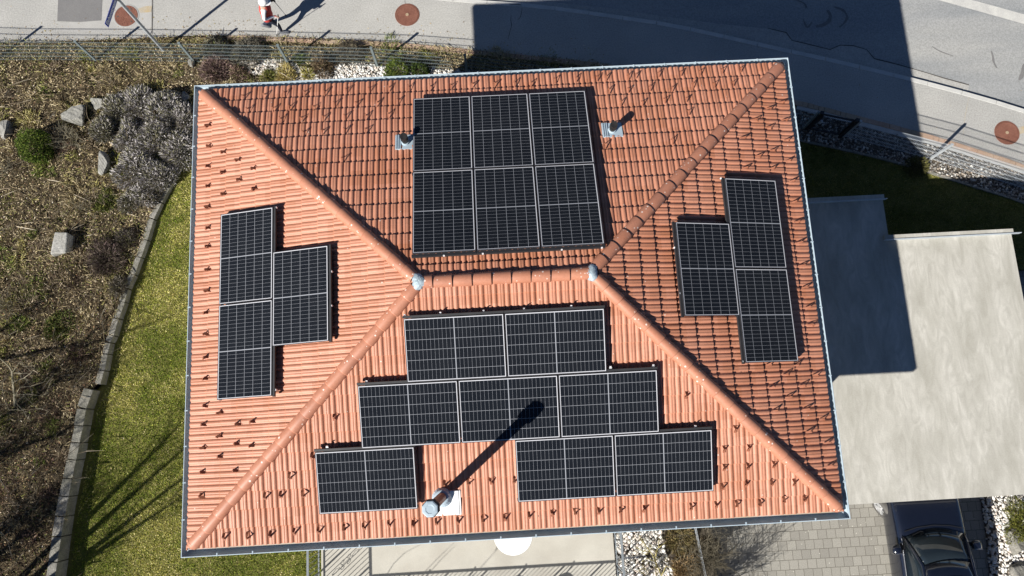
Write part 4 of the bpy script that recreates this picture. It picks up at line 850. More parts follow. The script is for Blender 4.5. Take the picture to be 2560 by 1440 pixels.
# ------------------------------------------------------------------ carport
SZ = 2.15
cp = empty('carport', (9.3, -1.5, DRV_Z), 0, 'flat pale concrete carport roof beside the house, partly in its shadow', 'carport')
def at_cp(o): o.location = -Vector(cp.location); return o
out = [(HX - .75, -4.725), (13.1, -4.725), (13.1, -1.2), (12.33, -1.2), (12.33, 1.44), (9.34, 1.44), (9.34, 2.46), (HX - .75, 2.46)]
at_cp(sheet('roof_slab', [Vector((x, y, SZ)) for x, y in out], M['concrete'], SZ, kind=None, thick=.24)).parent = cp
for x0, x1, y, nm in ((HX - .75, 9.34, 2.46, 0), (9.20, 12.33, 1.44, 1)):
    at_cp(MB().box(((x0 + x1) / 2, y - .045, SZ + .045), (x1 - x0, .10, .09)).build('parapet', M['concrete'], cp)); at_cp(MB().box(((x0 + x1) / 2 + (.03, .09)[nm], y - .105, SZ + .055), (x1 - x0 + (.06, .18)[nm], .016, .11)).build('flashing', M['zinc_in'], cp))
for c, d in (((9.2, 2.3, .85), (.2, .2, 2.1)), ((12.1, 1.25, .85), (.2, .2, 2.1)), ((12.9, -1.4, .85), (.2, .2, 2.1)), ((12.9, -4.5, .85), (.2, .2, 2.1))): at_cp(MB().box(c, d).build('column', M['concrete'], cp, bevel=.01))
MB_ = at_cp(MB().box((9.0, 1.2, .85), (5.2, .18, 2.1)).build('back_wall', M['plaster'], cp))

# ------------------------------------------------------------------ parked car
car = empty('parked_car', (10.11, -6.3, DRV_Z), 0, 'dark navy saloon car parked with its bonnet under the carport', 'car')
# sections along y (front +), half profile x,z; local origin at the windscreen foot height 0
def sec(y, wd, z_sill, z_sh, z_top, w_top, crown=.03):
    return [(-wd * .90, y, z_sill), (-wd * .985, y, z_sill + .12), (-wd, y, (z_sill + z_sh) / 2 + .05), (-wd * .965, y, z_sh - .06), (-wd * .90, y, z_sh), (-w_top, y, z_top), (-w_top * .5, y, z_top + crown * .8), (0, y, z_top + crown), (w_top * .5, y, z_top + crown * .8), (w_top, y, z_top), (wd * .90, y, z_sh), (wd * .965, y, z_sh - .06), (wd, y, (z_sill + z_sh) / 2 + .05), (wd * .985, y, z_sill + .12), (wd * .90, y, z_sill), (0, y, z_sill - .02)]
CW = .90
ss_ = [sec(2.28, .60, .30, .52, .55, .45, .01), sec(2.22, .72, .24, .62, .66, .58), sec(2.05, .82, .20, .69, .74, .68), sec(1.7, CW * .98, .19, .77, .82, .74), sec(1.3, CW, .19, .82, .88, .76), sec(.85, CW, .19, .86, .94, .75), sec(.55, CW, .19, .88, .95, .74), sec(0, CW, .19, .89, .93, .74), sec(-.8, CW, .19, .90, .93, .74), sec(-1.6, CW, .19, .91, .95, .73), sec(-2.1, CW * .98, .20, .90, .96, .70), sec(-2.45, CW * .90, .24, .84, .92, .64), sec(-2.55, CW * .8, .32, .70, .78, .5)]
mb = MB(); mb.loft([s for s in ss_]); body = mb.build('body', M['car'], car, smooth=True); b_ = body.modifiers.new('sub', 'SUBSURF'); b_.levels = b_.render_levels = 2
def quad_strip(rows, name, m, parent, th=0.0, smooth_=True):
    mb = MB(); n = len(rows[0]); mb.add([p for r in rows for p in r], [(i * n + k, i * n + k + 1, (i + 1) * n + k + 1, (i + 1) * n + k) for i in range(len(rows) - 1) for k in range(n - 1)]); o = mb.build(name, m, parent, smooth=smooth_)
    if th: q = o.modifiers.new('solid', 'SOLIDIFY'); q.thickness = th
    return o
def arcrow(y0, bow, wd, z, crown, n=9): return [(wd * t, y0 + bow * (1 - t * t), z + crown * (1 - t * t)) for t in [-1 + 2 * i / (n - 1) for i in range(n)]]
quad_strip([arcrow(.58, .16, .70, .955, .03), arcrow(.38, .14, .665, 1.09, .035), arcrow(.16, .12, .615, 1.23, .04), arcrow(-.03, .10, .575, 1.335, .04)], 'windscreen', M['glass'], car, .01)
quad_strip([arcrow(-.03, .10, .575, 1.340, .042), arcrow(-.35, .06, .585, 1.385, .045), arcrow(-.9, 0, .575, 1.41, .045), arcrow(-1.35, -.03, .56, 1.385, .045), arcrow(-1.65, -.06, .53, 1.33, .04)], 'roof_panel', M['car'], car, .02)
quad_strip([arcrow(-1.65, -.06, .53, 1.33, .04), arcrow(-2.0, -.08, .60, 1.15, .035), arcrow(-2.25, -.08, .64, 1.0, .03)], 'rear_window', M['glass'], car, .01)
for s in (-1, 1):
    quad_strip([[(s * .775, y, z) for y, z in ((.62, .93), (.0, .925), (-.8, .935), (-1.5, .945), (-2.1, .96))], [(s * x, y, z) for x, y, z in ((.70, .36, 1.08), (.66, -.05, 1.22), (.655, -.8, 1.22), (.64, -1.5, 1.19), (.66, -1.95, 1.08))], [(s * x, y, z) for x, y, z in ((.59, -.02, 1.325), (.60, -.4, 1.36), (.59, -.9, 1.385), (.575, -1.35, 1.36), (.545, -1.62, 1.31))]], 'side_window', M['glass'], car, .008)
    MB().tube([(s * .735, .58, .945), (s * .695, .38, 1.095), (s * .64, .16, 1.235), (s * .595, -.03, 1.345), (s * .60, -.4, 1.385), (s * .592, -.9, 1.408), (s * .575, -1.35, 1.385), (s * .545, -1.65, 1.33), (s * .62, -2.0, 1.14), (s * .70, -2.25, .99)], [.022, .03, .032, .034, .03, .028, .028, .03, .035, .03], 8).build('roof_pillar', M['car'], car, smooth=True)
    MB().tube([(s * .79, .55, .925), (s * .80, -.3, .925), (s * .80, -1.2, .935), (s * .78, -2.0, .95)], .011, 6).build('window_trim', M['chrome'], car)
    mb = MB(); mb.loft([[(s * (.965 + .125 * math.cos(t) * k), .30 + dy * 1.6, .985 + .085 * math.sin(t) * k) for t in [2 * math.pi * i / 12 for i in range(12)]] for k, dy in ((.35, .075), (.8, .06), (1.0, .02), (1.0, -.03), (.85, -.05))]); mr = mb.build('wing_mirror', M['car'], car, smooth=True)
    MB().bar((s * .74, .36, .945), (s * .90, .32, .97), .09, .035).build('mirror_arm', M['trimblk'], mr); MB().box((s * .98, .218, .985), (.20, .006, .13)).build('mirror_glass', M['chrome'], mr)
    for y in (-.45, -1.45): MB().bar((s * .872, y, .80), (s * .868, y - .2, .805), .02, .03).build('door_handle', M['chrome'], car)
    mb = MB(); mb.loft([[(s * .66 + .15 * a, 2.10 + .10 * bq, .60 + .06 * cq) for a, bq, cq in ((-1, .6, -1), (1, -1, -1), (1, -1.2, 1), (-1, .3, 1))], [(s * .66 + .13 * a, 2.14 + .10 * bq, .60 + .05 * cq) for a, bq, cq in ((-1, .6, -1), (1, -1, -1), (1, -1.2, 1), (-1, .3, 1))]]); mb.build('headlight', M['chrome'], car)
    for y in (1.23, -1.48):
        st = R(24) if y > 0 else 0.0; wh = empty('wheel', (s * .84, y, .325), 0, parent=car); wh.rotation_euler = (0, 0, st)
        mb = MB(); prof = [(.21, -.10), (.30, -.105), (.32, -.08), (.325, 0), (.32, .08), (.30, .105), (.21, .10)]
        def ringx(r, x, n=28): return [(x, r * math.cos(2 * math.pi * i / n), r * math.sin(2 * math.pi * i / n)) for i in range(n)]
        mb.loft([ringx(r, x) for r, x in prof], caps=False); mb.build('tyre', M['tyre'], wh, smooth=True)
        mb = MB(); mb.loft([ringx(r, s * x) for r, x in ((.215, .10), (.225, .085), (.205, .08), (.19, .02), (.0, .02))], caps=False)
        for q in range(5):
            for off in (-.10, .10):
                a = 2 * math.pi * q / 5; mb.bar((s * .075, .04 * math.cos(a), .04 * math.sin(a)), (s * .088, .2 * math.cos(a + off), .2 * math.sin(a + off)), .022, .03)
        mb.loft([ringx(r, s * x, 12) for r, x in ((.05, .07), (.05, .095), (.001, .098))], caps=False); mb.build('rim', M['rim'], wh)
quad_strip([arcrow(-.33, .04, .36, 1.425, .03), arcrow(-.95, 0, .36, 1.447, .03)], 'sunroof', M['glass'], car, .004)
MB().tube([(-.38, -.9, 1.45), (-.38, -.4, 1.438), (-.36, -.31, 1.434), (-.2, -.29, 1.455), (0, -.28, 1.463), (.2, -.29, 1.455), (.36, -.31, 1.434), (.38, -.4, 1.438), (.38, -.9, 1.45)], .007, 5).build('sunroof_frame', M['trimblk'], car)
quad_strip([arcrow(.50, .15, .66, .90, .02), arcrow(.20, .12, .60, .99, .03)], 'dashboard', M['dash'], car)
for x in (-.3, .15): MB().tube([(x + .25, .66, .985), (x - .05, .70, 1.0), (x - .25, .62, 1.0)], .010, 5).build('wiper', M['trimblk'], car)
quad_strip([[(-.72, .72, .962), (-.4, .80, .975), (0, .83, .990), (.4, .80, .975), (.72, .72, .962)], [(-.72, .70, .963), (-.4, .78, .976), (0, .81, .991), (.4, .78, .976), (.72, .70, .963)]], 'bonnet_gap', M['trimblk'], car)

def fallen_leaves():
    P = []; el = [p for p in EDGE if -15 < p.x < 3]
    n = 420; t = RNG.random(n) * (len(el) - 1); i = t.astype(int); base = np.array([(el[k].x, el[k].y) for k in i]); P.append(base + np.stack([RNG.normal(0, .4, n), np.abs(RNG.normal(0, .28, n)) + .02], 1))
    pv = sample([(-14, 8.7), (15, 3), (15, 6), (-14, 10.4)], 160); P.append(pv)
    Z = np.concatenate([np.full(n, .006), np.full(160, .006)]); lw_ = sample(lq + [(ter_x0 - .1, lq[-1][1]), (-6.2, 4.4)], 90); lw_ = lw_[np.abs(lw_[:, 0]) > 6.0]
    P = np.concatenate(P + [lw_]); Z = np.concatenate([Z, np.array([lawn_z(x, y) + .04 for x, y in lw_])]); m = len(P)
    V, F, C = flakes(np.concatenate([P, Z[:, None]], 1), .010 + .018 * RNG.random(m), pick(m, [(.40, .31, .18), (.20, .14, .08), (.60, .52, .40), (.30, .24, .10)], [3, 3, 1, 2]), .25); V[:, 2] = np.maximum(V[:, 2], np.repeat(Z, 4) - .001)
    return tag(np_mesh('fallen_leaves', V, F, M['plant'], cols=C), kind='stuff')
fallen_leaves()

# ------------------------------------------------------------------ walker with poles
pc = at(689, 76, 0)
per = empty('person', (pc.x, pc.y, 0), 0, 'walker in white cap, red vest and white sleeves striding along the pavement with two poles', 'person')
def skin_mesh(verts, edges, rad, root=0, sub=2):
    me = bpy.data.meshes.new('skin'); me.from_pydata(verts, edges, []); o = bpy.data.objects.new('skin', me); COL.objects.link(o)
    sk = o.modifiers.new('skin', 'SKIN'); sk.use_smooth_shade = True; sb = o.modifiers.new('sub', 'SUBSURF'); sb.levels = sub; sb.render_levels = sub
    if not me.skin_vertices: me.attributes.new if False else None
    for i, r in enumerate(rad):
        me.skin_vertices[0].data[i].radius = r if isinstance(r, tuple) else (r, r); me.skin_vertices[0].data[i].use_root = (i == root)
    bpy.context.view_layer.update(); m2 = bpy.data.meshes.new_from_object(o.evaluated_get(bpy.context.evaluated_depsgraph_get())); bpy.data.objects.remove(o); return m2
PH = .87; per.scale = (1, 1, PH)                # a short person, leaning a little into the stride
HR, HL = at(690, 42, .87) - pc, at(681, 2, .89) - pc
vs = [(0, 0, .93), (.02, 0, 1.10), (.045, 0, 1.28), (.055, 0, 1.40), (.075, 0, 1.50), (.10, 0, 1.585), (.105, 0, 1.665),
      (.05, -.185, 1.405), (.00, -.27, 1.15), (HR.x - .03, HR.y + .01, 1.02), (HR.x + .03, HR.y, 1.0),
      (.05, .185, 1.405), (-.01, .27, 1.14), (HL.x - .04, HL.y, 1.03), (HL.x + .02, HL.y, 1.02),
      (.02, -.095, .86), (.20, -.09, .49), (.20, -.09, .10), (.01, .095, .86), (.03, .105, .48), (-.30, .12, .16)]
ed = [(0, 1), (1, 2), (2, 3), (3, 4), (4, 5), (5, 6), (3, 7), (7, 8), (8, 9), (9, 10), (3, 11), (11, 12), (12, 13), (13, 14), (0, 15), (15, 16), (16, 17), (0, 18), (18, 19), (19, 20)]
rd = [(.15, .11), (.14, .11), (.16, .115), (.13, .09), .055, (.085, .10), (.075, .09), .065, .05, .034, .036, .065, .05, .034, .036, .085, .062, .042, .085, .062, .042]
bme = skin_mesh(vs, ed, rd)
# five curled fingers and a thumb on each hand, joined into the same mesh
mb = MB(); mb.v = [tuple(v.co) for v in bme.vertices]; mb.f = [tuple(p.vertices) for p in bme.polygons]; mb.mi = [0] * len(mb.f)
for i, p in enumerate(bme.polygons):
    c = p.center; z = c.z
    if z > 1.455 and abs(c.y) < .13: k = 0
    elif abs(c.y) > .15 and z > .95: k = 2 if (c - Vector((HR.x, HR.y, 1.0))).length > .075 and (c - Vector((HL.x, HL.y, 1.02))).length > .075 else (0 if c.y < 0 else 3)
    elif z > .98: k = 2 if abs(c.y) > .13 else 4
    else: k = 1
    mb.mi[i] = k
for H, mi in ((Vector((HR.x + .03, HR.y, 1.0)), 0), (Vector((HL.x + .02, HL.y, 1.02)), 3)):
    for q, ln in enumerate((.052, .058, .055, .044)):
        z = H.z + .028 - q * .019; mb.tube([(H.x + .01, H.y + .012, z), (H.x + .042, H.y + .016, z), (H.x + .052, H.y - .008, z - .002), (H.x + .030, H.y - .024, z - .004), (H.x + .030 - (ln - .044), H.y - .026, z - .004)], [.0095, .0095, .009, .008, .007], 6, mi=mi)
    mb.tube([(H.x - .02, H.y - .012, H.z + .02), (H.x + .008, H.y - .028, H.z + .034), (H.x + .034, H.y - .022, H.z + .040)], [.012, .011, .008], 6, mi=mi)
for s in (-1, 1):                                # ears, eyes; nose and mouth on the shaded face
    mb.tube([(.085, s * .088, 1.60), (.09, s * .10, 1.575), (.095, s * .088, 1.55)], .012, 6, mi=0); mb.tube([(.196, s * .032, 1.60), (.203, s * .032, 1.60)], .011, 6, mi=3)
mb.tube([(.185, 0, 1.605), (.222, 0, 1.57), (.195, 0, 1.558)], [.010, .014, .010], 6, mi=0); mb.tube([(.192, -.025, 1.525), (.199, 0, 1.523), (.192, .025, 1.525)], .006, 5, mi=4)
mb.build('body', [M['skin'], M['navy'], M['cloth_w'], M['glove'], M['red']], per, smooth=True)
def ell(cx, rx_, ry_, z, n=20): return [(cx + rx_ * math.cos(2 * math.pi * k / n), ry_ * math.sin(2 * math.pi * k / n), z + .0) for k in range(n)]
mb = MB(); mb.loft([ell(.005, .150, .200, .86), ell(.005, .158, .205, .90), ell(.02, .150, .190, 1.05), ell(.045, .165, .200, 1.25), ell(.055, .150, .205, 1.36), ell(.06, .110, .150, 1.44), ell(.07, .075, .085, 1.485)], caps=False); mb.build('vest', M['red'], per, smooth=True)
mb = MB(); mb.loft([ell(.095, .118, .105, 1.585), ell(.095, .125, .112, 1.63), ell(.095, .118, .105, 1.69), ell(.09, .080, .072, 1.735), ell(.09, .02, .02, 1.75)]); cap = mb.build('cap', M['white'], per, smooth=True)
mb = MB(); mb.add([(.16, -.105, 1.615), (.16, .105, 1.615), (.25, .085, 1.600), (.285, .04, 1.592), (.292, 0, 1.590), (.285, -.04, 1.592), (.25, -.085, 1.600)] + [(.16, -.105, 1.605), (.16, .105, 1.605), (.25, .085, 1.592), (.285, .04, 1.584), (.292, 0, 1.582), (.285, -.04, 1.584), (.25, -.085, 1.592)], [(0, 1, 2, 3, 4, 5, 6), (13, 12, 11, 10, 9, 8, 7)] + [(k, (k + 1) % 7, 7 + (k + 1) % 7, 7 + k) for k in range(7)]); mb.build('cap_brim', M['white'], cap)
mb = MB(); mb.loft([ell(.07, .105, .102, 1.53), ell(.075, .118, .11, 1.56), ell(.085, .118, .11, 1.60)]); mb.build('hair', M['hair'], per, smooth=True)
def shoe(x, y, z, pitch):
    mb = MB(); Mx = Matrix.Rotation(pitch, 3, 'Y'); secs = []
    for u, hw, h in ((-.075, .028, .05), (-.06, .038, .085), (0, .043, .095), (.07, .047, .07), (.14, .048, .05), (.19, .036, .04), (.205, .015, .03)):
        secs.append([Vector((x, y, z)) + Mx @ Vector((u, hw * a, h * b)) for a, b in ((-1, 0), (-1, .5), (-.6, 1), (.6, 1), (1, .5), (1, 0))])
    return mb.loft(secs)
shoe(.20, -.09, 0.0, R(-2)).build('shoe', M['shoe'], per, smooth=True, bevel=0); shoe(-.31, .12, .085, R(32)).build('shoe', M['shoe'], per, smooth=True)
def pole(hand, tip, lab, m):
    t = empty('walking_pole', tip, 0, lab, 'walking pole', 'walking poles'); h = Vector(hand) - Vector(tip); d = h.normalized()
    MB().tube([d * .06, h], [.007, .009], 8).build('shaft', m, t); MB().tube([h - d * .03, h + d * .11], [.014, .016], 8).build('grip', M['glove'], t); MB().tube([(0, 0, 0), d * .07], [.008, .016], 8).build('tip', M['trimblk'], t)
    mb = MB(); mb.tube([h + d * .02 + Vector((0, .02, 0)), h + Vector((-.05, .035, -.02)), h - d * .05 + Vector((-.02, .02, 0))], .006, 5); mb.build('strap', M['glove'], t)
w0 = Vector((pc.x, pc.y, 0))
pole(w0 + Vector((HR.x + .05, HR.y - .005, .99 * PH)), at(692, 89, 0.0), 'white walking pole in the right hand of the walker, its tip near the brick edging', M['white'])
pole(w0 + Vector((HL.x + .045, HL.y - .005, 1.01 * PH)), at(716, 40, 0.0), 'dark walking pole in the gloved left hand of the walker', M['anthracite'])

# ------------------------------------------------------------------ rocks
M['pale_rock'] = mat('pale_rock', (.33, .32, .295), (.45, .44, .41), 7, .9, .2, fine=(30, .72, 1.15), bump=.8, bscale=14, c3=(.24, .23, .19), scale2=2.5, amt2=.7)
def rock(px, py, sx, sy, sz, rz, lab, name='rock', z=0.0, m='rock', square=0.0, seed=1, group=None):
    c = at(px, py, z); bm = bmesh.new(); bmesh.ops.create_icosphere(bm, subdivisions=4, radius=1); rg = random.Random(seed); pl = []
    for _ in range(9): v = Vector((rg.gauss(0, 1), rg.gauss(0, 1), rg.gauss(0, .5))).normalized(); pl.append((v, rg.uniform(.5, .85)))
    pl.append((Vector((rg.gauss(0, .18), rg.gauss(0, .18), 1)).normalized(), rg.uniform(.45, .6)))
    if square: pl = [(Vector(v).normalized(), k) for v, k in (((1, 0, .1), .8), ((-1, .1, 0), .8), ((0, 1, .05), .82), ((0.1, -1, 0), .82), ((0, 0, 1), .62), ((1, 1, .4), 1.05), ((-1, 1, .3), 1.1))]
    for q in bm.verts:
        p = q.co
        for v, k in pl:
            t = p.dot(v)
            if t > k: p -= v * (t - k)
        p += p.normalized() * (.03 * math.sin(7 * p.x + 5 * p.z + seed) * math.cos(6 * p.y) + .015 * math.sin(19 * p.x + 13 * p.y))
        q.co = Vector((p.x * sx, p.y * sy, p.z * sz + sz * .30))
    me = bpy.data.meshes.new(name); bm.to_mesh(me); bm.free(); o = link(name, me, M[m]); o.location = (c.x, c.y, z); o.rotation_euler = (0, 0, R(rz)); return tag(o, lab, 'rock', group)
GR = 'rocks in the leafy garden'
rock(197, 292, .42, .32, .34, 20, 'large grey boulder beside the lavender with a red twig on its face', seed=2, group=GR)
_t4 = W([(136, 579), (167, 580), (164, 634), (126, 634)], .34); _b4 = [at(141, 590, 0), at(188, 591, 0), at(181, 628, 0), at(132, 643, 0)]
_c = at(155, 610, 0); mb = MB(); _m = [(_t4[k] * .55 + _b4[k] * .45) + Vector((.015 * (-1) ** k, .012, .02)) for k in range(4)]; vs_ = [Vector((p.x, p.y, -.05)) - _c for p in _b4] + [p - _c for p in _m] + [p - _c + Vector((0, 0, random.uniform(-.02, .01))) for p in _t4]
mb.add(vs_, [(8, 9, 10, 11)] + [(r * 4 + k, r * 4 + (k + 1) % 4, (r + 1) * 4 + (k + 1) % 4, (r + 1) * 4 + k) for r in (0, 1) for k in range(4)]); o = mb.build('rock', M['pale_rock'], bevel=.03); o.location = _c; tag(o, 'pale squared stone block lying alone in the middle of the leafy garden', 'rock', GR)
bm = bmesh.new(); bm.from_mesh(o.data); bmesh.ops.recalc_face_normals(bm, faces=bm.faces); bm.to_mesh(o.data); bm.free()
rock(262, 412, .20, .42, .24, 14, 'long grey rock at the lower left edge of the lavender', seed=4, group=GR)
rock(19, 325, .22, .30, .22, -12, 'small pale rock at the left edge of the picture', seed=5, group=GR)
rock(466, 245, .22, .2, .14, 10, 'flat grey stone half under the gutter corner', seed=6, group=GR)
rock(250, 262, .28, .2, .2, -20, 'dark weathered stone behind the large boulder', seed=7, group=GR)
rock(482, 160, .10, .14, .16, 0, 'small mossy stone at the foot of a fence post', seed=8, group=GR)
rock(2535, 1352, .36, .40, .22, 25, 'dark flat rock on the white gravel right of the car', z=DRV_Z + .02, m='block', seed=9)
rock(2545, 1425, .34, .30, .2, -10, 'dark rock at the bottom right corner beside the white gravel', z=DRV_Z + .02, m='block', seed=10)
rock(1478 + 150, 1402, .07, .06, .05, 0, 'small dark stone among the white gravel under the mossy branch', z=BED_Z, m='block', seed=12)

# ------------------------------------------------------------------ plants
def plant(name, V, F, C, c, lab, cat, group=None):
    V = V - np.array([c.x, c.y, c.z]); o = np_mesh(name, V, F, M['plant'], cols=C); o.location = c; return tag(o, lab, cat, group)
def dome_pts(c, Rr, H, n, lump=.22, seed=0, fill=.35, rng=RNG):
    rg = np.random.default_rng(seed); D = unit(np.stack([rng.standard_normal(n), rng.standard_normal(n), np.abs(rng.standard_normal(n)) + .05], 1))
    k = np.ones(n)
    for _ in range(14):
        v = unit(rg.standard_normal((1, 3)))[0]; v[2] = abs(v[2]); k += lump * (rg.random() - .42) * np.clip((D @ v - .78) / .22, 0, 1) ** .8 * 2
    r = k * (1 - fill * rng.random(n) ** 2.2)
    return np.stack([c.x + D[:, 0] * r * Rr, c.y + D[:, 1] * r * Rr, c.z + D[:, 2] * r * H], 1), D
def tuft(name, px, py, Rr, H, n, ln, wd, pal, wts, lab, cat, z=0.0, up=.5, group=None, seed=0, fill=.5, twigs=None):
    c = at(px, py, z); P, D = dome_pts(c, Rr, H, n, .3, seed, fill); D = D + .55 * RNG.standard_normal((n, 3)) + np.array([0, 0, up]); C = pick(n, pal, wts, .2)
    A = [blades(P, D, ln * (.5 + RNG.random(n)), wd * (.6 + .8 * RNG.random(n)), C)]
    m = 160; P2 = np.repeat(np.array([[c.x, c.y, c.z]]), m, 0); D2 = unit(np.stack([RNG.standard_normal(m) * Rr, RNG.standard_normal(m) * Rr, (.2 + RNG.random(m)) * H], 1))
    A.append(blades(P2, D2, np.full(m, max(Rr, H) * .85), np.full(m, .012), pick(m, [(.10, .085, .06)], [1])))
    return plant(name, *join(A), c, lab, cat, group)
LAV = [(.40, .375, .37), (.53, .495, .49), (.22, .21, .12), (.075, .065, .05), (.33, .31, .22)]
lav = [(296, 282, .40, .34, 'grey green lavender clump right behind the large boulder'), (345, 262, .34, .36, 'grey lavender clump at the top of the lavender bed'), (405, 275, .42, .42, 'grey lavender clump below the dark shadow at the bed top'), (455, 300, .34, .40, 'silvery lavender clump touching the gutter corner'), (330, 345, .40, .38, 'dense grey lavender in the middle left of the bed'), (395, 350, .44, .46, 'largest silvery lavender dome in the middle of the bed'), (448, 378, .36, .40, 'silvery lavender clump next to the start of the stone wall'), (345, 425, .42, .40, 'silvery lavender right of the long grey rock'), (405, 440, .40, .40, 'silvery lavender clump against the stone wall'), (262, 330, .34, .30, 'olive lavender clump below the large boulder'), (365, 490, .28, .28, 'small lavender at the lower tip of the bed'), (325, 505, .22, .20, 'low dark lavender tuft below the bed')]
for i, (x, y, r_, h, lab) in enumerate(lav):
    tuft('lavender', x, y, r_ * (1.22 if i not in (0, 9) else .95), h * .85, 3600 if r_ > .3 else 2000, .095, .021, LAV, [4, 3, 2.2, 1.3, 1.5] if i not in (0, 9, 11) else [2, 1, 3, 2, 3], lab, 'lavender', up=.9, group='lavender clumps by the stone wall', seed=i + 40, fill=.3)
def needles(name, px, py, Rr, H, n, pal, wts, lab, cat, z=0.0, seed=0, size=.03, group=None, sx=1.0):
    c = at(px, py, z); P, D = dome_pts(c, Rr, H, n, .5, seed, .45); P[:, 0] = c.x + (P[:, 0] - c.x) * sx; D = D + .7 * RNG.standard_normal((n, 3)); C = pick(n, pal, wts, .18)
    A = [blades(P, D, size * (1 + 1.4 * RNG.random(n)), size * (.35 + .4 * RNG.random(n)), C)]
    m = 120; P2 = np.repeat(np.array([[c.x, c.y, c.z]]), m, 0); D2 = unit(np.stack([RNG.standard_normal(m) * Rr, RNG.standard_normal(m) * Rr, (.2 + RNG.random(m)) * H], 1)); A.append(blades(P2, D2, np.full(m, max(Rr, H) * .8), np.full(m, .015), pick(m, [(.10, .075, .05)], [1])))
    return plant(name, *join(A), c, lab, cat, group)
GRN = [(.07, .115, .015), (.13, .175, .028), (.03, .05, .010), (.20, .22, .05)]
needles('conifer', 103, 376, .39, .55, 5500, GRN, [4, 3, 3, 1], 'bright green dwarf conifer in the leafy garden left of the lavender', 'conifer', seed=3)
needles('conifer', 2552, 1310, .58, .60, 8000, [(.12, .13, .022), (.17, .165, .035), (.06, .07, .014), (.22, .2, .06)], [4, 3, 3, 1], 'olive green dwarf conifer on white gravel at the right edge', 'conifer', z=DRV_Z, seed=5, size=.026)
tuft('low_shrub', 2288, 420, .26, .22, 1500, .07, .016, [(.10, .10, .03), (.16, .15, .05), (.08, .07, .03)], [3, 2, 2], 'low dark shrub at the lawn corner just below the bright gravel gap', 'shrub', z=-.04, up=.5, seed=41)
needles('evergreen_shrub', 990, 190, .34, .34, 3000, [(.09, .125, .02), (.05, .075, .015), (.14, .15, .03)], [3, 3, 1], 'yellow green low shrub peeping over the back gutter', 'shrub', seed=6)
needles('evergreen_shrub', 1048, 184, .30, .34, 2600, [(.035, .055, .012), (.06, .085, .02)], [3, 2], 'dark green low shrub beside the last sunlit fence post', 'shrub', seed=7)
tuft('heather', 545, 172, .42, .24, 4200, .11, .010, [(.25, .17, .155), (.15, .10, .09), (.33, .25, .21), (.20, .16, .09)], [4, 3, 2, 1], 'purple brown heather mat behind the fence near the gutter corner', 'heather', up=.4, seed=8)
tuft('heather', 600, 192, .26, .16, 1600, .09, .010, [(.22, .14, .12), (.15, .1, .08), (.2, .19, .08)], [3, 2, 2], 'small reddish heather touching the white gravel', 'heather', up=.4, seed=9)
tuft('dry_shrub', 812, 168, .28, .20, 2000, .12, .010, [(.20, .14, .085), (.13, .09, .06), (.26, .20, .12), (.12, .12, .05)], [3, 3, 2, 1], 'brown dry shrub between two patches of white gravel', 'shrub', up=.4, seed=10)
tuft('dry_shrub', 870, 135, .35, .25, 2000, .11, .010, [(.17, .14, .10), (.11, .09, .07), (.25, .22, .15)], [3, 3, 2], 'grey brown dry shrub just inside the fence above the gravel', 'shrub', up=.4, seed=11)
tuft('dry_shrub', 620, 132, .42, .26, 2600, .11, .010, [(.20, .185, .15), (.12, .11, .08), (.28, .26, .21)], [3, 3, 2], 'greyish twiggy shrub under the fence wires right of the third post', 'shrub', up=.4, seed=12)
tuft('dry_shrub', 545, 128, .30, .26, 1800, .11, .010, [(.19, .18, .15), (.11, .10, .07), (.12, .14, .04)], [3, 3, 1], 'greyish twiggy shrub under the fence wires near the second tall shadow', 'shrub', up=.4, seed=13)
tuft('golden_grass', 716, 194, .24, .14, 1400, .12, .009, [(.52, .42, .17), (.40, .32, .13), (.30, .27, .07)], [3, 2, 1], 'straw yellow grass tuft against the back gutter', 'grass tuft', up=.5, seed=14)
tuft('golden_grass', 770, 190, .16, .10, 600, .11, .009, [(.50, .42, .15), (.36, .34, .06), (.5, .44, .28)], [2, 3, 2], 'yellow green grass tuft right of the fourth fence post foot', 'grass tuft', up=.5, seed=15)
tuft('green_tuft', 672, 192, .18, .12, 800, .10, .010, [(.17, .19, .04), (.26, .24, .07)], [2, 1], 'fresh green grass tuft below the white gravel patch', 'grass tuft', up=.6, seed=16)
tuft('green_tuft', 748, 150, .14, .12, 500, .09, .010, [(.10, .14, .03), (.16, .18, .05)], [2, 1], 'small green tuft at the foot of the fourth fence post', 'grass tuft', up=.6, seed=17)
tuft('purple_shrub', 268, 650, .42, .30, 3400, .12, .009, [(.13, .09, .085), (.08, .06, .05), (.19, .15, .13), (.10, .10, .04)], [3, 3, 2, 1], 'dark purplish twiggy shrub between the stone block and the wall', 'shrub', up=.4, seed=18)
tuft('purple_shrub', 318, 595, .26, .2, 1400, .10, .009, [(.17, .15, .13), (.09, .07, .06), (.12, .12, .05)], [3, 3, 1], 'small greyish shrub leaning over the stone wall', 'shrub', up=.4, seed=19)
tuft('purple_shrub', 300, 715, .26, .2, 1400, .10, .009, [(.20, .18, .15), (.10, .08, .06), (.15, .14, .06)], [3, 3, 1], 'pale twiggy shrub against the lower stone wall', 'shrub', up=.4, seed=20)
tuft('ground_ivy', 268, 505, .30, .10, 1800, .05, .022, [(.09, .12, .025), (.14, .15, .04), (.2, .18, .06)], [3, 3, 1], 'green ground ivy patch below the lavender bed', 'ivy', up=.5, seed=21)
tuft('ground_ivy', 145, 815, .34, .09, 1800, .05, .022, [(.07, .10, .022), (.11, .12, .035), (.15, .10, .05)], [3, 3, 1], 'green ground ivy patch in the brown leaves left of the wall', 'ivy', up=.5, seed=22)
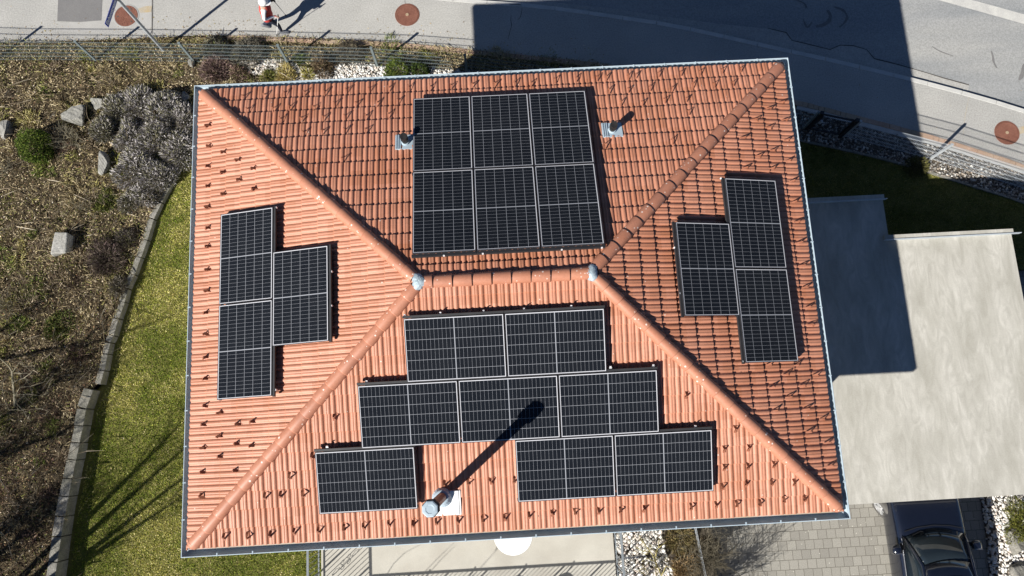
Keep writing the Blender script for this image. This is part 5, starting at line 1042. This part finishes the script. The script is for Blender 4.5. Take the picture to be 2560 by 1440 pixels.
tuft('brown_shrub', 1700, 1350, .36, .28, 3000, .11, .010, [(.25, .19, .085), (.15, .13, .05), (.32, .24, .13), (.09, .08, .035)], [3, 3, 2, 2], 'olive brown shrub beside the white gravel under the front gutter', 'shrub', z=BED_Z, up=.4, seed=27)
tuft('brown_shrub', 1710, 1425, .34, .28, 3000, .11, .010, [(.33, .22, .11), (.22, .16, .08), (.40, .28, .16), (.12, .1, .05)], [3, 3, 2, 1], 'rust brown shrub beside the white gravel at the bottom edge', 'shrub', z=BED_Z, up=.4, seed=28)
tuft('bed_litter', 1762, 1370, .26, .10, 1600, .06, .018, [(.22, .17, .11), (.09, .065, .045), (.3, .25, .18), (.1, .1, .04)], [2, 4, 1, 1], 'dark leafy tangle between the wire fence and the driveway', 'shrub', z=BED_Z, up=.3, seed=29)
def twig_branch(mb, p, d, L, r, depth, rg, bend=.25, up=.05):
    n = 4; pts = [p]; q = p.copy(); dd = d.copy()
    for i in range(n):
        dd = (dd + Vector((rg.gauss(0, bend), rg.gauss(0, bend), rg.gauss(0, bend * .7) + up))).normalized(); q = q + dd * (L / n); pts.append(q)
    mb.tube(pts, [r * (1 - .55 * i / n) for i in range(n + 1)], 5 if r > .012 else 4, caps=False)
    if depth:
        for k in range(rg.randint(2, 4)):
            i = rg.randint(1, n); ax = Vector((rg.gauss(0, 1), rg.gauss(0, 1), rg.gauss(.2, .6))).normalized(); twig_branch(mb, pts[i], (dd * .7 + ax * .8).normalized(), L * rg.uniform(.45, .75), r * .5, depth - 1, rg, bend, up)
def bare_shrub(name, px, py, z, n, L, r, depth, lab, seed, m='bark', spread=.8, cat='bare shrub'):
    c = at(px, py, z); rg = random.Random(seed); mb = MB()
    for k in range(n): twig_branch(mb, Vector((rg.gauss(0, .04), rg.gauss(0, .04), -.03)), Vector((rg.gauss(0, spread), rg.gauss(0, spread), 1)).normalized(), L * rg.uniform(.6, 1.1), r, depth, rg)
    o = mb.build(name, M[m]); o.location = c; return tag(o, lab, cat)
bare_shrub('bare_shrub', 186, 348, 0, 26, .50, .009, 2, 'pale brown leafless shrub between the conifer and the lavender', 5, spread=.9)
bare_shrub('bare_shrub', 215, 520, 0, 12, .34, .006, 2, 'thin grey leafless twigs on the brown leaf litter below the long rock', 6, spread=1.2)
bare_shrub('bare_shrub', 18, 770, 0, 20, .6, .008, 2, 'pale leafless shrub at the left edge above the bare sapling', 7, spread=1.0)
bare_shrub('bare_shrub', 15, 430, 0, 12, .5, .008, 2, 'leafless twigs at the left edge below the pale rock', 8, spread=1.0)
def undergrowth():
    A = []; rg = np.random.default_rng(77)
    cl = sample(gpoly, 330, rg); cl = cl[~((np.abs(cl[:, 0]) < 5.5) & (np.abs(cl[:, 1]) < 4.6))]; g1p = np.array([(p.x, p.y) for p in G1]); cl = cl[~inside(cl, g1p) & (cl[:, 1] < 8.35)]
    pals = [[(.45, .37, .21), (.28, .22, .13), (.60, .52, .34)], [(.19, .205, .05), (.32, .31, .09), (.13, .14, .035)], [(.34, .27, .18), (.17, .125, .09), (.48, .40, .29)], [(.40, .36, .13), (.55, .48, .24), (.24, .22, .08)], [(.11, .155, .03), (.17, .21, .045), (.27, .27, .09)], [(.17, .11, .085), (.10, .07, .055), (.26, .18, .13)]]
    for x, y in cl:
        south = y < 0; k = rg.choice(6, p=[.26, .20, .18, .22, .10, .04] if not south else [.20, .10, .34, .06, .12, .18]); Rr = rg.uniform(.10, .34) * (1 if not south else .75); n = int(900 * Rr); a = rg.random(n) * 6.283; r = Rr * np.sqrt(rg.random(n)) * (1 + .35 * np.sin(3 * a + rg.random() * 6))
        P = np.stack([x + r * np.cos(a), y + r * np.sin(a) * rg.uniform(.6, 1.3), rg.random(n) * .05], 1); D = np.stack([np.cos(a) * .6 + rg.standard_normal(n) * .6, np.sin(a) * .6 + rg.standard_normal(n) * .6, .35 + .6 * rg.random(n)], 1)
        A.append(blades(P, D, rg.uniform(.06, .19) * (.5 + rg.random(n)), rg.uniform(.008, .016) * (.6 + .7 * rg.random(n)), pick(n, pals[k], [3, 2, 1.4], .2, rg), rg))
    n = 620; P = sample(gpoly, n, rg); P = P[~((np.abs(P[:, 0]) < 5.6) & (np.abs(P[:, 1]) < 4.9)) & (P[:, 1] < 7.2)]; n = len(P); th = rg.normal(.65, 1.0, n)
    for seg in range(3):
        D = np.stack([np.cos(th), np.sin(th), rg.normal(.0, .10, n)], 1); Ln = .16 + .22 * rg.random(n); z = .06 + .10 * rg.random(n)
        A.append(blades(np.concatenate([P, z[:, None]], 1), D, Ln * 1.6, np.full(n, .012 - .002 * seg), pick(n, [(.42, .36, .27), (.22, .17, .12), (.55, .48, .37), (.08, .06, .04)], [3, 3, 2, 2], .15, rg), rg)); P = P + D[:, :2] * Ln[:, None]; th = th + rg.normal(0, .45, n)
    V, F, C = join(A); return tag(np_mesh('dead_undergrowth', V, F, M['plant'], cols=C), kind='stuff')
undergrowth()
def dead_brush():
    rg = random.Random(31); g = np.random.default_rng(31); mb = MB(); pts = sample(gpoly, 150, g)
    for x, y in pts:
        if (abs(x) < 6.2 and abs(y) < 5.6) or y > 7.9 or x > -5.9: continue
        for k in range(rg.randint(3, 6)): twig_branch(mb, Vector((x + rg.gauss(0, .08), y + rg.gauss(0, .08), -.02)), Vector((rg.gauss(0, .8), rg.gauss(0, .8), .75)).normalized(), rg.uniform(.22, .55), rg.uniform(.004, .0075), 1 if rg.random() < .6 else 2, rg, .28)
    return tag(mb.build('dead_brush', M['brush']), kind='stuff')
M['brush'] = mat('dry_brush', (.34, .28, .20), (.16, .125, .085), 1.6, .9, .1)
dead_brush()
# mossy fallen-looking branch shrub on the gravel bed
c = at(1640, 1425, BED_Z); mb = MB()
M['moss'] = mat('mossy_bark', (.30, .26, .09), (.40, .34, .16), 12, .9, .1)
for k, pts in enumerate(([(1655, 1440), (1640, 1408), (1630, 1385), (1612, 1362), (1598, 1338)], [(1655, 1436), (1665, 1415), (1690, 1425)], [(1636, 1396), (1646, 1368), (1648, 1345)], [(1646, 1370), (1664, 1356)], [(1625, 1378), (1606, 1378), (1588, 1366)], [(1638, 1404), (1618, 1396), (1604, 1404)], [(1640, 1410), (1640, 1450), (1630, 1470)])):
    hs = [.10 + .05 * j + .02 * k for j in range(len(pts))]; mb.tube([at(x, y, BED_Z + h) - c for (x, y), h in zip(pts, hs)], [.020 * (1 - .16 * j) * (.9 if k == 0 else .6) for j in range(len(pts))], 7)
rg = random.Random(4)
for k in range(16): p = at(rg.uniform(1595, 1660), rg.uniform(1350, 1430), BED_Z + .15) - c; twig_branch(mb, p, Vector((rg.gauss(0, 1), rg.gauss(0, 1), .2)).normalized(), .22, .006, 1, rg)
o = mb.build('mossy_shrub', M['moss'], smooth=True); o.location = c; tag(o, 'yellow mossy bare branches sprawling over the white gravel by the terrace railing', 'bare shrub')
# bare sapling at the left edge
c = at(38, 1010, 0); sap = empty('bare_sapling', c, 0, 'bare mossy sapling with pale branches at the left edge of the garden', 'tree')
def px3(lst): return [at(x, y, h) - c for x, y, h in lst]
mb = MB(); mb.tube(px3([(38, 1015, 0), (36, 985, .5), (32, 955, .9), (30, 928, 1.2), (22, 915, 1.4), (5, 900, 1.7), (-20, 880, 2.0)]), [.035, .03, .026, .022, .017, .013, .007], 8); mb.build('trunk', M['bark'], sap, smooth=True)
mb = MB(); rg = random.Random(12)
for lst, r in (([(34, 985, .6), (34, 955, 1.0), (45, 950, 1.1), (60, 945, 1.25), (78, 932, 1.4), (88, 915, 1.5)], .014), ([(36, 992, .5), (50, 968, .8), (75, 966, 1.0), (110, 955, 1.15)], .010), ([(36, 990, .5), (44, 1012, .7), (60, 1028, .9), (65, 1040, 1.0)], .014), ([(30, 985, .5), (10, 975, .8), (-10, 970, 1.0)], .012), ([(28, 930, 1.1), (6, 955, 1.2), (6, 975, 1.2), (16, 1010, 1.25), (22, 1025, 1.3), (42, 1024, 1.4)], .009), ([(36, 988, .5), (70, 985, .8), (105, 990, 1.0)], .009), ([(44, 1000, .6), (60, 990, .8), (80, 1008, .9), (92, 1022, 1.0)], .008), ([(32, 930, 1.2), (45, 910, 1.4), (55, 905, 1.5), (58, 915, 1.5)], .010), ([(38, 932, 1.2), (60, 934, 1.3), (72, 933, 1.35)], .009)):
    P = px3(lst); mb.tube(P, [r * (1 - .6 * i / (len(P) - 1)) for i in range(len(P))], 6)
    for q in range(4): i = rg.randint(1, len(P) - 1); twig_branch(mb, P[i], Vector((rg.gauss(0, 1), rg.gauss(0, 1), .3)).normalized(), rg.uniform(.15, .4), .005, 1, rg)
mb.build('crown', M['bark'], sap, smooth=True)

# ------------------------------------------------------------------ trees standing outside the frame whose shadows cross the garden and the lawn
def from_shadow(px, py, h, z=-.3):
    g = at(px, py, z); k = (h - z * 0) / math.tan(SUN_EL); return Vector((g.x - math.cos(SUN_AZ) * k, g.y - math.sin(SUN_AZ) * k, z + h))
def shadow_tree(stems, lab, seed, z=-.05, r0=.075, twigs=26, tl=.9):
    b = from_shadow(*stems[0][0], z=z); t = empty('bare_tree', b, 0, lab, 'tree'); rg = random.Random(seed); mt, mc = MB(), MB()
    for st in stems:
        P = smooth([from_shadow(*q, z=z) - b for q in st], 3); n = len(P); mt.tube(P, [r0 * (1 - .72 * i / (n - 1)) for i in range(n)], 8)
        for k in range(twigs):
            i = rg.randint(n // 3, n - 1); d = (P[i] - P[i - 1]).normalized(); ax = Vector((rg.gauss(0, 1), rg.gauss(0, 1), rg.gauss(.3, .5))).normalized(); twig_branch(mc, P[i], (d * .8 + ax * .7).normalized(), tl * rg.uniform(.5, 1.2), .014, 2, rg, .2)
    mt.build('trunk', M['bark_dark'], t, smooth=True); mc.build('crown', M['bark_dark'], t); return t
shadow_tree([[(-40, 1560, 0), (60, 1440, 1.2), (225, 1275, 2.7), (330, 1172, 3.7), (415, 1085, 4.5)], [(-40, 1560, 0), (80, 1450, 1.2), (215, 1330, 2.4), (345, 1215, 3.6), (470, 1105, 4.8)], [(-40, 1560, 0), (100, 1465, 1.3), (210, 1385, 2.3), (330, 1290, 3.4), (460, 1190, 4.6)], [(-40, 1560, 0), (110, 1472, 1.2), (215, 1400, 2.1), (300, 1345, 2.9), (385, 1290, 3.7)]], 'bare multi stemmed tree beyond the bottom left corner casting long shadows over the lawn', 3, twigs=15, tl=1.0, r0=.10)
shadow_tree([[(-190, 1490, 0), (-40, 1375, 1.5), (60, 1295, 2.6), (140, 1232, 3.5)], [(-190, 1490, 0), (-60, 1430, 1.1), (50, 1345, 2.3), (150, 1262, 3.4)]], 'bare tree left of the frame near the bottom left corner', 4, twigs=60)
shadow_tree([[(-260, 1010, 0), (-60, 915, 1.9), (70, 880, 3.0), (190, 858, 3.8), (300, 838, 4.4), (395, 803, 5.0)], [(-260, 1010, 0), (-40, 860, 2.2), (100, 760, 3.4), (200, 700, 4.2)]], 'bare tree left of the frame casting thin branch shadows over the wall', 5, twigs=12, tl=.7, r0=.06)
shadow_tree([[(-230, 1200, 0), (-70, 1090, 1.6), (60, 1010, 2.7), (180, 930, 3.8)], [(-230, 1200, 0), (-90, 1160, 1.4), (40, 1120, 2.3), (160, 1080, 3.2)]], 'twiggy bare tree left of the frame shading the brown leaves', 6, twigs=64, r0=.05)
shadow_tree([[(860, 1660, 0), (960, 1560, 1.0), (1060, 1432, 2.3), (1137, 1355, 3.1)], [(860, 1660, 0), (1000, 1540, 1.3), (1075, 1430, 2.4), (1142, 1360, 3.2)], [(860, 1660, 0), (900, 1560, .9), (985, 1408, 2.2), (1050, 1362, 2.8)], [(860, 1660, 0), (1090, 1530, 1.6), (1205, 1415, 3.0), (1248, 1366, 3.6)]], 'thin bare sapling beyond the front terrace railing', 7, z=TZ, r0=.014, twigs=1, tl=.3)
bare_shrub('bare_shrub', 1757, 1392, BED_Z, 56, .80, .011, 3, 'dark leafless bush at the edge of the driveway casting a lacy shadow', 9, 'bark_dark', .45)
bare_shrub('bare_shrub', 1768, 1500, BED_Z, 50, .95, .012, 3, 'dark leafless bush below the bottom edge beside the driveway', 10, 'bark_dark', .45)
bpy.context.view_layer.update()
